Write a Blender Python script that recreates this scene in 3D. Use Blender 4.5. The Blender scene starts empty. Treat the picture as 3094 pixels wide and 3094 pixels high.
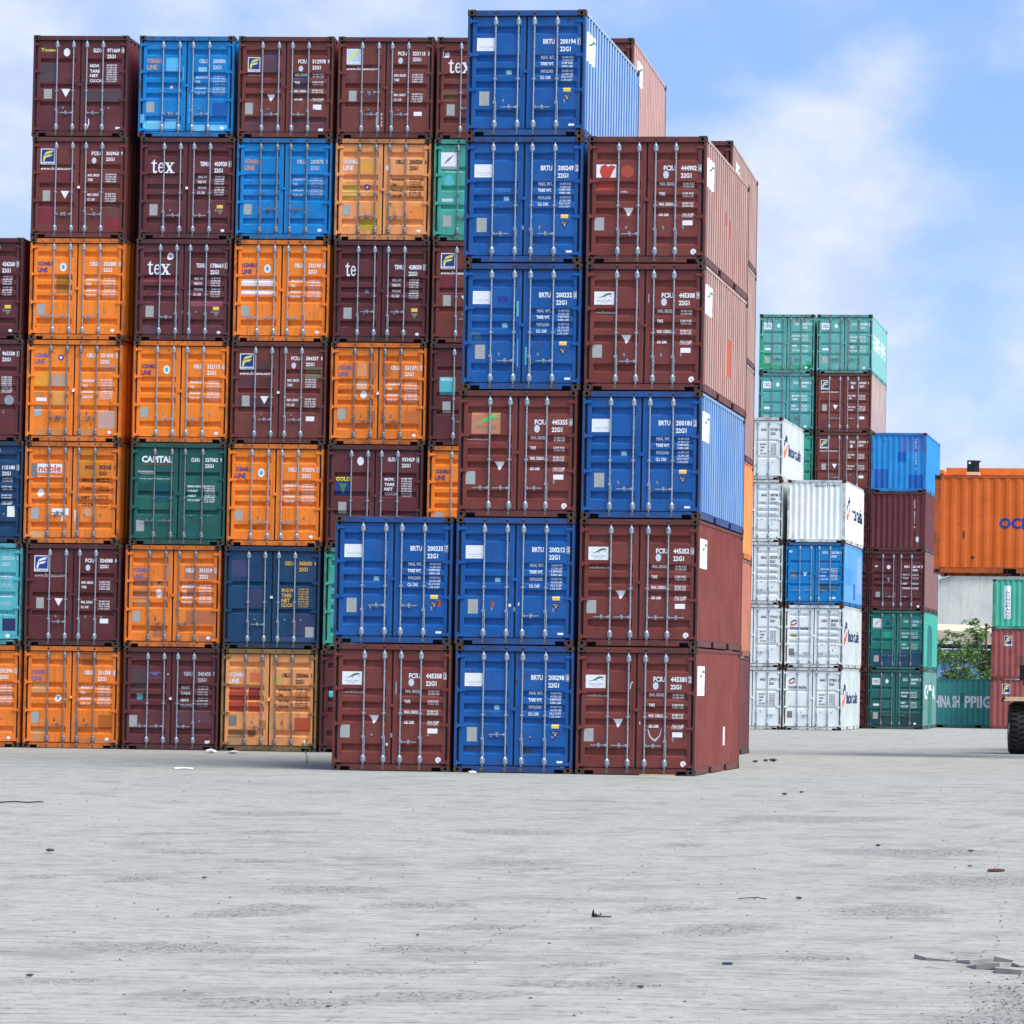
import bpy, bmesh, math, random
from mathutils import Vector, Matrix, noise
R=math.radians
random.seed(7)
S=bpy.context.scene
COL=S.collection

# ---------------------------------------------------------------- camera
cd=bpy.data.cameras.new('camera'); cam=bpy.data.objects.new('camera',cd); COL.objects.link(cam)
r_=Vector((0.99666285,0.08036608,0.01429889)); u_=Vector((-0.01181246,-0.0313295,0.99943931)); f_=Vector((-0.080769,0.99627293,0.03027563))
M=Matrix((r_,u_,-f_)).transposed().to_4x4(); M.translation=(0,0,1.8716); cam.matrix_world=M
cd.sensor_width=36; cd.lens=36*8928.27/3094; cd.shift_x=-(2840.39-1547)/3094; cd.shift_y=(1804.84-1547)/3094
cd.clip_start=.5; cd.clip_end=6000
S.camera=cam
S.render.engine='CYCLES'
S.view_settings.view_transform='Standard'; S.view_settings.look='None'; S.view_settings.gamma=1
S.view_settings.exposure=0.90

# ---------------------------------------------------------------- node helpers
class NT:
    def __init__(s,tree): s.t=tree; s.n=tree.nodes; s.l=tree.links
    def new(s,typ,**k):
        n=s.n.new(typ)
        for a,b in k.items(): setattr(n,a,b)
        return n
    def put(s,n,i,v):
        if isinstance(v,bpy.types.NodeSocket): s.l.new(v,n.inputs[i])
        elif v is not None: n.inputs[i].default_value=v
    def math(s,op,a,b=None,c=None,clamp=False):
        n=s.new('ShaderNodeMath',operation=op,use_clamp=clamp); s.put(n,0,a); s.put(n,1,b); s.put(n,2,c); return n.outputs[0]
    def vmath(s,op,a,b=None):
        n=s.new('ShaderNodeVectorMath',operation=op); s.put(n,0,a); s.put(n,1,b); return n
    def noise(s,vec,scale,detail=3,rough=.5,dist=0):
        n=s.new('ShaderNodeTexNoise'); s.put(n,'Vector',vec); s.put(n,'Scale',scale); s.put(n,'Detail',detail); s.put(n,'Roughness',rough); s.put(n,'Distortion',dist); return n.outputs[0]
    def ramp(s,v,a,b,lo=0.,hi=1.,interp='SMOOTHSTEP'):
        n=s.new('ShaderNodeMapRange',interpolation_type=interp); s.put(n,0,v); s.put(n,1,a); s.put(n,2,b); s.put(n,3,lo); s.put(n,4,hi); return n.outputs[0]
    def mix(s,f,a,b,mode='MIX'):
        n=s.new('ShaderNodeMix',data_type='RGBA',blend_type=mode); s.put(n,0,f); s.put(n,6,a); s.put(n,7,b); return n.outputs[2]
    def mapping(s,vec,scale=(1,1,1),rot=(0,0,0),loc=(0,0,0)):
        n=s.new('ShaderNodeMapping'); s.put(n,0,vec); s.put(n,1,loc); s.put(n,2,rot); s.put(n,3,scale); return n.outputs[0]

# ---------------------------------------------------------------- sky and sun
SUN_EL,SUN_AZ=57,112      # azimuth clockwise from +Y
W=bpy.data.worlds.new('World'); S.world=W; W.use_nodes=True
t=NT(W.node_tree); t.n.clear()
out=t.new('ShaderNodeOutputWorld'); bg=t.new('ShaderNodeBackground'); t.l.new(bg.outputs[0],out.inputs[0])
sky=t.new('ShaderNodeTexSky',sky_type='NISHITA'); sky.sun_disc=False; sky.sun_elevation=R(SUN_EL); sky.sun_rotation=R(SUN_AZ)
sky.air_density=1.0; sky.dust_density=.4; sky.ozone_density=2.5
tc=t.new('ShaderNodeTexCoord'); d=t.vmath('NORMALIZE',tc.outputs['Generated']).outputs[0]
blue=t.mix(.55,t.mix(1.0,sky.outputs[0],(.84,.92,1.14,1),'MULTIPLY'),(1.5,2.7,5.1,1))
cloudn=t.noise(t.mapping(d,(1,1,1.6),(0,0.5,0)),9,6,.55,.3)
fine=t.noise(t.mapping(d,(1,1,1.5)),30,4,.55)
fac=t.math('ADD',t.math('MULTIPLY',cloudn,.9),t.math('MULTIPLY',fine,.18))
# broad cloud masses (positive) and clear openings (negative), by direction in the world
SKYB=[((-0.1193,0.9771,0.1759),0.0426,0.2),((-0.1353,0.9802,0.1443),0.0448,0.16),((-0.1124,0.985,0.1307),0.0404,0.14),((-0.0981,0.9744,0.2021),0.0247,0.14),((-0.1194,0.9872,0.1059),0.0381,0.1),((-0.1051,0.9913,0.0795),0.0493,0.1),((-0.1297,0.9726,0.1929),0.0202,0.04),((-0.1731,0.9647,0.1985),0.0291,-0.2),((-0.1468,0.9652,0.2162),0.0404,-0.15),((-0.0628,0.979,0.194),0.0448,-0.22),((-0.068,0.9875,0.142),0.0381,-0.16),((-0.0625,0.9923,0.1068),0.0291,-0.08),((-0.0804,0.9712,0.2244),0.0336,-0.14),((-0.3736,0.905,0.2036),0.0381,0.16),((-0.374,0.9127,0.1644),0.0336,0.16),((-0.2781,0.9357,0.217),0.0359,0.12),((-0.2485,0.9428,0.222),0.0314,0.12),((-0.3354,0.9184,0.2098),0.0247,-0.04),((-0.2151,0.9506,0.2237),0.0269,0.1),((-0.1492,0.9747,0.1666),0.0202,0.02),((-0.0945,0.9907,0.0974),0.0202,-0.08),((-0.1438,0.972,0.1857),0.0179,-0.1),((-0.0586,0.9957,0.0712),0.0269,0.06)]
for c,rad,amp in SKYB:
    c=Vector(c).normalized()
    ds=t.vmath('DISTANCE',d,tuple(c)).outputs[1]
    g=t.ramp(ds,0,rad,amp,0.)
    fac=t.math('ADD',fac,g)
cf=t.ramp(fac,.34,.82,.08,.90)
cl=t.mix(t.ramp(fine,.3,.7),(3.6,4.1,5.3,1),(4.6,4.9,5.8,1))
t.l.new(t.mix(cf,blue,cl),bg.inputs[0]); bg.inputs[1].default_value=.10
sl=bpy.data.lights.new('sun','SUN'); so=bpy.data.objects.new('sun',sl); COL.objects.link(so)
sl.energy=3.5; sl.angle=R(38); sl.color=(1,.965,.90)
a,e=R(SUN_AZ),R(SUN_EL); sd_=Vector((math.sin(a)*math.cos(e),math.cos(a)*math.cos(e),math.sin(e)))
so.rotation_euler=(-sd_).to_track_quat('-Z','Y').to_euler(); so.location=(30,20,60)

# ---------------------------------------------------------------- colours and materials
def lin(c,k=1.):
    o=[]
    for v in c:
        v=v/255; o.append((v/12.92 if v<=.04045 else ((v+.055)/1.055)**2.4)*k)
    return (*o,1)
K=.92
COLS=dict(blue=(6,86,158),rust=(136,68,60),red=(118,53,46),maroon=(98,44,48),darkmaroon=(92,38,40),orange=(250,134,36),
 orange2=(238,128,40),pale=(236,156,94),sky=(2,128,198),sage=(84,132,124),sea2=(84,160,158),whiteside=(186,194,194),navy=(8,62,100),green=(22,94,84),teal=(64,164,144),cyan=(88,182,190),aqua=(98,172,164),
 white=(232,238,236),deepteal=(28,120,112),seagreen=(34,104,102),brown=(114,54,46),tan=(176,104,78),endblue=(28,136,204),
 held=(206,98,26),container_green=(66,152,144),dongfang=(74,176,150),hred=(150,78,76),palered=(160,104,98))
MC={}
HWc=1.219
def principled(name,col,rough=.6,metal=0.):
    if name in MC: return MC[name]
    m=bpy.data.materials.new(name); m.use_nodes=True; b=m.node_tree.nodes['Principled BSDF']
    b.inputs['Base Color'].default_value=col; b.inputs['Roughness'].default_value=rough; b.inputs['Metallic'].default_value=metal
    MC[name]=m; return m
def paint(cn,grime=.3,rust=.25,fade=0.,frame=False,rgb=None):
    key=('paint_%s_%d_%d_%d%s'%(cn,grime*100,rust*100,fade*100,'_frame' if frame else ''))
    if key in MC: return MC[key]
    m=bpy.data.materials.new(key); m.use_nodes=True; t=NT(m.node_tree); b=t.n['Principled BSDF']
    base=lin(rgb or COLS[cn],K)
    br_=(base[0]+base[1]+base[2]); FC=tuple([min(.8,w_+.10*v/max(base[:3])) for v,w_ in zip(base[:3],(.50,.45,.39) if base[0]>base[2] else (.46,.60,.62))]+[1])
    tc=t.new('ShaderNodeTexCoord'); oi=t.new('ShaderNodeObjectInfo')
    off=t.vmath('SCALE',(37.,11.,23.)); t.put(off,3,oi.outputs['Random'])
    p=t.vmath('ADD',tc.outputs['Object'],off.outputs[0]).outputs[0]
    big=t.noise(p,1.1,4,.6); fine=t.noise(p,26,3,.6)
    c=t.mix(t.ramp(big,.3,.75),base,tuple([min(1,v*1.16+.012) for v in base[:3]]+[1]))
    c=t.mix(t.ramp(t.noise(p,3.3,5,.65),.50,.80,0,.45),c,tuple([v*.74+.006 for v in base[:3]]+[1]))
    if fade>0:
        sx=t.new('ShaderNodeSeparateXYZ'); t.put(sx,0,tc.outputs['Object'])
        ridge=t.ramp(t.math('ABSOLUTE',sx.outputs[0]),HWc-.029,HWc-.015,.02,1.0,'LINEAR')  # outer ridges paled: grazing sky sheen painted in along with chalky fading
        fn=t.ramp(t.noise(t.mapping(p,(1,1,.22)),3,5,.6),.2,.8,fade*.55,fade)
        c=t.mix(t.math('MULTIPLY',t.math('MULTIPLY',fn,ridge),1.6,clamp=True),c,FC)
    # run-down streaks of dirt, stretched along z
    st=t.noise(t.mapping(p,(9,9,.55)),1.6,4,.6)
    c=t.mix(t.math('MULTIPLY',t.ramp(st,.5,.82),grime),c,lin((78,66,60),.8))
    # scuffs: small pale scratches
    sc=t.noise(t.mapping(p,(3,3,14),(0,.5,.3)),3.2,3,.7)
    c=t.mix(t.ramp(sc,.72,.80,0,.25),c,lin((190,186,184),.8))
    # rust freckles
    rn=t.noise(p,7,5,.7); rl=t.noise(p,.8,2,.5)
    rm=t.math('MULTIPLY',t.ramp(t.math('ADD',t.math('MULTIPLY',rn,.8),t.math('MULTIPLY',rl,.25)),.66-.08*rust,.72-.06*rust),min(1,rust*2.2))
    c=t.mix(rm,c,lin((92,50,34),.7))
    if frame:
        g=t.noise(p,2.2,4,.65)
        c=t.mix(t.ramp(g,.35,.72,.18,.72),c,lin((72,56,50),.6))
    t.l.new(c,b.inputs['Base Color'])
    t.l.new(t.ramp(fine,.3,.7,.42,.62),b.inputs['Roughness'])
    b.inputs['Specular IOR Level'].default_value=.32
    bp=t.new('ShaderNodeBump'); bp.inputs['Strength'].default_value=.25; bp.inputs['Distance'].default_value=.02
    t.l.new(t.noise(t.mapping(p,(1,1,1)),2.6,3,.5),bp.inputs['Height']); t.l.new(bp.outputs[0],b.inputs['Normal'])
    MC[key]=m; return m
def worn(name,rgb,rough=.6,metal=0.,var=.25,scale=14,k=K,dark=None):
    if name in MC: return MC[name]
    m=bpy.data.materials.new(name); m.use_nodes=True; t=NT(m.node_tree); b=t.n['Principled BSDF']
    base=lin(rgb,k); tc=t.new('ShaderNodeTexCoord')
    n=t.noise(tc.outputs['Object'],scale,4,.6)
    dk=lin(dark,k) if dark else tuple([v*(1-var) for v in base[:3]]+[1])
    t.l.new(t.mix(t.ramp(n,.35,.72),base,dk),b.inputs['Base Color'])
    b.inputs['Roughness'].default_value=rough; b.inputs['Metallic'].default_value=metal
    MC[name]=m; return m
RUBBER_SHADE=worn('gasket_rubber_shade',(30,36,42),.8,0,.3,20)
GALV=worn('galvanised_steel',(160,176,190),.5,.35,.3,24,1.,(120,120,122))
GALVOLD=worn('galvanised_steel_dull',(134,142,152),.6,.3,.4,18,.9,(104,84,72))
CAMM=worn('cam_steel',(112,112,112),.6,.2,.4,18,.9,(80,66,56))
CAST=worn('cast_steel_rusty',(74,62,58),.85,0,.45,13,.75,(96,62,42))
HOLE=principled('pocket_interior',(.004,.004,.005,1),.95)
FLOORM=worn('floor_timber_under',(50,38,32),.9)
WHITE=worn('white_marking',(240,242,246),.6,0,.10,9,1.)
def ink(name,rgb): return worn('ink_'+name,rgb,.6,0,.12,12,.95)
INK=dict(w=WHITE,k=ink('dark',(44,38,38)),y=ink('yellow',(232,184,70)),n=ink('navy',(50,52,130)),b=ink('royal',(24,60,150)),g=ink('grey',(150,158,166)),
 o=ink('orange',(230,160,116)),c=ink('cyan',(70,190,205)),lb=ink('paleblue',(206,222,236)),pl=ink('plate',(172,176,172)),pg=ink('plate_grey',(128,126,124)),
 ye=ink('sticker_yellow',(246,206,96)),l=ink('lizard',(70,130,84)),r=ink('redmark',(206,66,50)),fb=ink('flag_blue',(26,60,132)),fy=ink('flag_yellow',(236,232,110)),
 ty=ink('lemon',(230,222,90)),or_=ink('orange_red',(222,92,46)),dn=ink('deepnavy',(34,46,90)),pb=ink('faded_blue',(110,104,170)),rd=ink('rusted_orange',(176,74,50)),
 tq=ink('turquoise',(90,190,200)),gr=ink('bright_green',(40,160,110)))
INK['or']=INK['or_']
INK['fw']=ink('faded_white',(196,204,214)); INK['pk']=ink('pinkwhite',(226,200,196))

# ---------------------------------------------------------------- mesh helpers
class MB:
    def __init__(s): s.v=[];s.f=[];s.m=[]
    def face(s,pts,m=0):
        b=len(s.v); s.v+= [tuple(p) for p in pts]; s.f.append(tuple(range(b,b+len(pts)))); s.m.append(m)
    def box(s,x0,x1,y0,y1,z0,z1,m=0):
        b=len(s.v); s.v+=[(x0,y0,z0),(x1,y0,z0),(x1,y1,z0),(x0,y1,z0),(x0,y0,z1),(x1,y0,z1),(x1,y1,z1),(x0,y1,z1)]
        for q in((0,3,2,1),(4,5,6,7),(0,1,5,4),(1,2,6,5),(2,3,7,6),(3,0,4,7)): s.f.append(tuple(b+i for i in q)); s.m.append(m)
    def cyl(s,p0,p1,r0,r1=None,n=10,m=0,caps=True):
        r1=r0 if r1 is None else r1; p0=Vector(p0);p1=Vector(p1); d=(p1-p0).normalized()
        a=d.orthogonal().normalized(); c=d.cross(a); b=len(s.v)
        for p,r in((p0,r0),(p1,r1)):
            for i in range(n):
                t_=2*math.pi*i/n; s.v.append(tuple(p+(a*math.cos(t_)+c*math.sin(t_))*r))
        for i in range(n): s.f.append((b+i,b+(i+1)%n,b+n+(i+1)%n,b+n+i)); s.m.append(m)
        if caps: s.f.append(tuple(b+i for i in range(n))[::-1]); s.m.append(m); s.f.append(tuple(b+n+i for i in range(n))); s.m.append(m)
    def tube(s,pts,r,n=6,m=0):
        for i in range(len(pts)-1):
            ra=r[i] if isinstance(r,(list,tuple)) else r; rb=r[i+1] if isinstance(r,(list,tuple)) else r
            s.cyl(pts[i],pts[i+1],ra,rb,n,m)
    def mesh(s,name,mats):
        me=bpy.data.meshes.new(name); me.from_pydata(s.v,[],s.f)
        for x in mats: me.materials.append(x)
        if len(mats)>1: me.polygons.foreach_set('material_index',s.m)
        me.update(); return me
def link(name,data,parent=None,loc=None):
    o=bpy.data.objects.new(name,data); COL.objects.link(o)
    if parent is not None: o.parent=parent
    if loc is not None: o.location=loc
    return o
def tag(o,label=None,cat=None,group=None,kind=None):
    if label: o['label']=label
    if cat: o['category']=cat
    if group: o['group']=group
    if kind: o['kind']=kind
    return o
CACHE={}
def cached(key,fn):
    if key not in CACHE: CACHE[key]=fn()
    return CACHE[key]

# ---------------------------------------------------------------- container geometry
CW,CH=2.438,2.591
HW=CW/2
DY0,DEP=.045,.058
def U(u): return -HW+u*CW
def Z(t_): return CH*(1-t_)
CH5=[(.127,.195),(.352,.418),(.457,.522),(.562,.624),(.787,.857)]
CH3=[(.285,.335),(.475,.53),(.655,.71)]
CH3B=[(.225,.275),(.475,.53),(.65,.705)]
CH3C=[(.268,.325),(.455,.515),(.64,.70)]
CH2=[(.345,.395),(.61,.665)]
CHS={'5':CH5,'3':CH3,'3b':CH3B,'3c':CH3C,'2':CH2}
PX=[(-1.036,-.125),(.135,1.050)]      # corrugated zone of left and right leaf
DX=[(-1.119,-.021),(.021,1.119)]
def zbreaks(ch):
    zs=[]
    for a_,b_ in CHS[ch]:
        z1,z0=Z(a_),Z(b_); s_=min(.046,(z1-z0)*.38); zs+=[z1,z1-s_,z0+s_,z0]
    return zs
def door_y(x,z,ch,pad=0):
    if abs(x)>1.069: return DY0-.006
    if not any(a_-1e-4<=x<=b_+1e-4 for a_,b_ in PX): return DY0
    for a_,b_ in CHS[ch]:
        z1,z0=Z(a_),Z(b_); s_=min(.046,(z1-z0)*.38)
        if z0<z<z1:
            if z>z1-s_: return DY0+DEP*(z1-z)/s_
            if z<z0+s_: return DY0+DEP*(z-z0)/s_
            return DY0+DEP
    return DY0
def door_mesh(ch,side,mat):
    def mk():
        b=MB(); x0,x1=DX[side]; xa,xb=PX[side]; zt,zb=2.446,.157
        zs=[zt]+zbreaks(ch)+[zb]; ys=[door_y((xa+xb)/2,z,ch) for z in zs]
        for i in range(len(zs)-1):
            b.face([(xa,ys[i+1],zs[i+1]),(xb,ys[i+1],zs[i+1]),(xb,ys[i],zs[i]),(xa,ys[i],zs[i])])
            if ys[i]>DY0+1e-5 or ys[i+1]>DY0+1e-5:
                for x in (xa,xb):
                    p=[(x,DY0,zs[i]),(x,ys[i],zs[i]),(x,ys[i+1],zs[i+1]),(x,DY0,zs[i+1])]
                    q=[]
                    for k in p:
                        if not q or (Vector(k)-Vector(q[-1])).length>1e-6: q.append(k)
                    if (Vector(q[0])-Vector(q[-1])).length<1e-6: q.pop()
                    b.face(q if x==xa else q[::-1])
        b.face([(x0,DY0,zb),(xa,DY0,zb),(xa,DY0,zt),(x0,DY0,zt)]); b.face([(xb,DY0,zb),(x1,DY0,zb),(x1,DY0,zt),(xb,DY0,zt)])
        yb=.10
        b.face([(x0,DY0,zt),(x1,DY0,zt),(x1,yb,zt),(x0,yb,zt)]); b.face([(x0,yb,zb),(x1,yb,zb),(x1,DY0,zb),(x0,DY0,zb)])
        b.face([(x0,DY0,zb),(x0,DY0,zt),(x0,yb,zt),(x0,yb,zb)]); b.face([(x1,yb,zb),(x1,yb,zt),(x1,DY0,zt),(x1,DY0,zb)])
        # raised vertical edge frames
        e=.05
        b.box(x0 if side else x0+.0,x0+e,DY0-.006,DY0,zb,zt); b.box(x1-e,x1,DY0-.006,DY0,zb,zt)
        return b.mesh('door',[mat])
    return cached(('door',ch,side,mat.name),mk)
def gasket_mesh(side):
    def mk():
        b=MB(); x0,x1=(-1.177,-.002) if side==0 else (.002,1.177); d0,d1=DX[side]
        b.box(x0,d0,.062,.11,.135,2.468) ; b.box(d1,x1,.062,.11,.135,2.468)  # broad dark side strips also stand in for shade in the post recess
        b.box(d0,d1,.05,.11,2.446,2.470); b.box(d0,d1,.05,.11,.133,.157)
        return b.mesh('door_gasket_shade',[RUBBER_SHADE])
    return cached(('gask',side),mk)
def hinge_mesh(side,mat):
    def mk():
        b=MB(); s_=-1 if side==0 else 1
        xs=sorted([s_*1.185,s_*1.03])
        b.box(xs[0],xs[1],.012,.044,-.026,.026)
        b.cyl((s_*1.165,.02,-.055),(s_*1.165,.02,.055),.017,n=8)
        b.face([(s_*1.03,.030,-.026),(s_*.985,.041,0),(s_*1.03,.030,.026)] if s_<0 else [(s_*1.03,.030,.026),(s_*.985,.041,0),(s_*1.03,.030,-.026)])
        return b.mesh('hinge',[mat])
    return cached(('hinge',side,mat.name),mk)
def bar_mesh(mat):
    def mk():
        b=MB()
        b.cyl((0,.018,.055),(0,.018,2.535),.0165,n=8)
        for z in (2.345,.245):
            for k,(r0,r1,za,zb) in enumerate(((.022,.043,-.085,-.045),(.043,.043,-.045,.045),(.043,.022,.045,.085))):
                b.cyl((0,.02,z+za),(0,.02,z+zb),r0,r1,8)
            b.box(-.048,.048,.022,.046,z-.05,z+.05)
        b.box(-.034,.034,.0,.046,1.155,1.195)
        b.box(-.024,.024,.0,.05,2.50,2.55,1); b.box(-.018,.018,-.004,.04,2.535,2.565,1)
        b.box(-.026,.026,.0,.05,.04,.10,1); b.box(-.02,.02,-.004,.03,.028,.06,1)
        return b.mesh('locking_bar',[mat,CAMM])
    return cached(('bar',mat.name),mk)
def handle_mesh(kind,mat):
    def mk():
        b=MB()
        if kind in 'rl':
            s_=1 if kind=='r' else -1
            b.box(min(0,s_*.05),max(0,s_*.05),-.004,.036,-.028,.028)
            b.box(min(s_*.05,s_*.34),max(s_*.05,s_*.34),.002,.014,-.011,.011)
            b.box(s_*.175-.020,s_*.175+.020,-.004,.042,-.045,.045); b.cyl((s_*.175,-.01,.0),(s_*.175,.0,.0),.028,n=8)
        elif kind=='v':
            b.box(-.03,.03,-.004,.036,-.03,.03)
            b.tube([(.022,.004,.0),(.03,.0,-.12),(.024,.0,-.22),(.03,.002,-.36)],.011,6)
        else:   # empty hasp on the door leaf
            b.box(-.016,.016,.03,.046,-.045,.045); b.cyl((0,.024,.012),(0,.046,.012),.024,n=8)
        return b.mesh('handle' if kind in 'rlv' else 'hasp',[mat])
    return cached(('handle',kind,mat.name),mk)
def casting_mesh(sx,sy,sz,L):
    def mk():
        b=MB(); wx,wy,wz=.162,.178,.118
        x1=sx*(HW+.003); x0=x1-sx*wx; y1=(-.004 if sy<0 else L+.004); y0=y1-sy*wy; z1=(CH+.002 if sz>0 else 0.); z0=z1-sz*wz
        X=sorted((x0,x1));Y=sorted((y0,y1));Zs=sorted((z0,z1))
        def holed(o,uu,vv,n,w,h,ox,oz,rx,rz):
            # rectangle with an octagonal pocket; o centre, uu,vv axes, n outward normal
            o=Vector(o);uu=Vector(uu);vv=Vector(vv);n=Vector(n); N=16
            ctr=o+uu*ox+vv*oz; hi=[];ou=[]
            for i in range(N):
                a_=2*math.pi*i/N; c,s_=math.cos(a_),math.sin(a_)
                hi.append(ctr+uu*(rx*c)+vv*(rz*s_))
                # ray to rectangle edge from ctr
                tx=((w/2-ox)/c if c>0 else (-w/2-ox)/c) if abs(c)>1e-6 else 1e9
                tz=((h/2-oz)/s_ if s_>0 else (-h/2-oz)/s_) if abs(s_)>1e-6 else 1e9
                tt=min(tx,tz); ou.append(ctr+uu*(c*tt)+vv*(s_*tt))
            flip=uu.cross(vv).dot(n)<0
            for i in range(N):
                j=(i+1)%N; q=[hi[i],ou[i],ou[j],hi[j]]
                b.face(q if not flip else q[::-1],0)
                q=[hi[j],hi[j]-n*.05,hi[i]-n*.05,hi[i]]; b.face(q if not flip else q[::-1],1)
            q=[h_-n*.05 for h_ in hi]; b.face(q if not flip else q[::-1],1)
        cx,cy,cz=sum(X)/2,sum(Y)/2,sum(Zs)/2
        holed((cx,y1,cz),(1,0,0),(0,0,1),(0,sy,0),wx,wz,-sx*.006,-sz*.006,.030,.038)
        holed((x1,cy,cz),(0,1,0),(0,0,1),(sx,0,0),wy,wz,-sy*.006,-sz*.006,.040,.028)
        b.face([(x0,Y[0],Zs[0]),(x0,Y[1],Zs[0]),(x0,Y[1],Zs[1]),(x0,Y[0],Zs[1])]); b.face([(X[0],y0,Zs[0]),(X[1],y0,Zs[0]),(X[1],y0,Zs[1]),(X[0],y0,Zs[1])])
        b.face([(X[0],Y[0],Zs[0]),(X[0],Y[1],Zs[0]),(X[1],Y[1],Zs[0]),(X[1],Y[0],Zs[0])]); b.face([(X[0],Y[0],Zs[1]),(X[1],Y[0],Zs[1]),(X[1],Y[1],Zs[1]),(X[0],Y[1],Zs[1])])
        return b.mesh('corner_casting',[CAST,HOLE])
    return cached(('cast',sx,sy,sz,L),mk)
def frame_mesh(L,mat):
    def mk():
        b=MB(); h=.118
        for s_ in(-1,1):
            xs=sorted((s_*(HW-.004),s_*(HW-.046)));  b.box(xs[0],xs[1],.0,.155,h,CH-h)
            xs=sorted((s_*(HW-.046),s_*(HW-.056)));  b.box(xs[0],xs[1],.062,.155,h,CH-h)
            xs=sorted((s_*(HW-.004),s_*(HW-.11)));  b.box(xs[0],xs[1],L-.11,L,h,CH-h)
            # top rail and bottom rail with fork pockets
            xs=sorted((s_*(HW-.006),s_*(HW-.05)))
            mid=L/2; pk=[(mid-1.20,mid-.85),(mid+.85,mid+1.20)] ; y=.174
            for a_,c_ in pk: b.box(xs[0],xs[1],y,a_,.018,.158); y=c_
            b.box(xs[0],xs[1],y,L-.174,.018,.158)
            for a_,c_ in pk:
                b.box(xs[0],xs[1],a_,c_,.135,.158); xi=sorted((s_*(HW-.30),s_*(HW-.31)))
                b.box(xi[0],xi[1],a_,c_,.02,.135,1)
            xo=sorted((s_*(HW-.002),s_*(HW-.05))); b.box(xo[0],xo[1],.174,L-.174,.158,.166)
        # door header and sill with lashing notches
        b.box(-HW+.165,HW-.165,-.0,.12,2.470,CH-.012); b.box(-HW+.165,HW-.165,.05,.12,CH-.012,CH-.004)
        b.box(-HW+.37,HW-.37,.002,.12,.016,.133)
        for s_ in(-1,1):
            xs=sorted((s_*(HW-.165),s_*(HW-.37))); b.box(xs[0],xs[1],.002,.12,.088,.133); b.box(xs[0],xs[1],.10,.12,.016,.088,1)
            xs=sorted((s_*(HW-.165),s_*(HW-.18))); b.box(xs[0],xs[1],.002,.10,.016,.088)
        # blind end header and sill
        b.box(-HW+.165,HW-.165,L-.07,L-.004,CH-.10,CH-.006); b.box(-HW+.37,HW-.37,L-.07,L-.002,.016,.15)
        for s_ in(-1,1):
            xs=sorted((s_*(HW-.165),s_*(HW-.37))); b.box(xs[0],xs[1],L-.07,L-.002,.088,.15); b.box(xs[0],xs[1],L-.09,L-.07,.016,.088,1)
        return b.mesh('frame',[mat,HOLE])
    return cached(('frame',L,mat.name),mk)
def rail_mesh(L,s_,mat):
    def mk():
        b=MB(); xs=sorted((s_*(HW-.006),s_*(HW-.066))); b.box(xs[0],xs[1],.174,L-.174,CH-.07,CH-.010)
        return b.mesh('top_rail',[mat])
    return cached(('rail',L,s_,mat.name),mk)
def corr(L0,L1,n,wo=.26,ws=.245,wi=.25,dep=.036):
    """breaks (position, depth) of a trapezoid corrugation between L0 and L1"""
    p=(L1-L0)/n; o=[]
    for i in range(n):
        a_=L0+i*p; o+=[(a_,0),(a_+p*wo,0),(a_+p*(wo+ws),dep),(a_+p*(wo+ws+wi),dep)]
    o.append((L1,0)); o.append((L1+.0001,0)); return o
def prof(br,y):
    if y<=br[0][0] or y>=br[-1][0]: return 0.
    for i in range(len(br)-1):
        if br[i][0]<=y<=br[i+1][0]:
            d_=br[i+1][0]-br[i][0]
            return br[i][1]+(br[i+1][1]-br[i][1])*((y-br[i][0])/d_ if d_>1e-9 else 0)
    return 0.
def nside(L): return 20 if L<7 else 42
def side_breaks(L): return corr(.155,L-.11,nside(L),dep=.036 if abs(L-6.0585)>1e-4 else .020)
def side_mesh(L,s_,mat):
    def mk():
        b=MB(); br=side_breaks(L); x=lambda d_: s_*(HW-.010-d_)
        for i in range(len(br)-1):
            (ya,da),(yb,db)=br[i],br[i+1]
            if yb-ya<.001: continue
            q=[(x(da),ya,.160),(x(db),yb,.160),(x(db),yb,CH-.066),(x(da),ya,CH-.066)]
            b.face(q if s_>0 else q[::-1])
        return b.mesh('side_panel',[mat])
    return cached(('side',L,s_,mat.name),mk)
END_BR=corr(-HW+.11,HW-.11,9,.28,.2,.32,.042)
def end_mesh(L,mat):
    def mk():
        b=MB()
        for i in range(len(END_BR)-1):
            (xa,da),(xb,db)=END_BR[i],END_BR[i+1]
            if xb-xa<.001: continue
            b.face([(xb,L-.02-db,.145),(xa,L-.02-da,.145),(xa,L-.02-da,CH-.095),(xb,L-.02-db,CH-.095)])
        return b.mesh('end_panel',[mat])
    return cached(('end',L,mat.name),mk)
def roof_mesh(L,mat):
    def mk():
        b=MB(); n=29 if L<7 else 58; br=corr(.12,L-.07,n,.35,.15,.35,.018)
        for i in range(len(br)-1):
            (ya,da),(yb,db)=br[i],br[i+1]
            if yb-ya<.001: continue
            b.face([(-HW+.03,ya,CH-.014-da),(HW-.03,ya,CH-.014-da),(HW-.03,yb,CH-.014-db),(-HW+.03,yb,CH-.014-db)])
        return b.mesh('roof_panel',[mat])
    return cached(('roof',L,mat.name),mk)
def floor_mesh(L):
    def mk():
        b=MB(); b.box(-HW+.06,HW-.06,.12,L-.1,.125,.155)
        for i in range(int(L/.4)): y=.3+i*.4; b.box(-HW+.055,HW-.055,y,y+.045,.03,.125)
        return b.mesh('floor',[FLOORM])
    return cached(('floor',L),mk)
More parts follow.
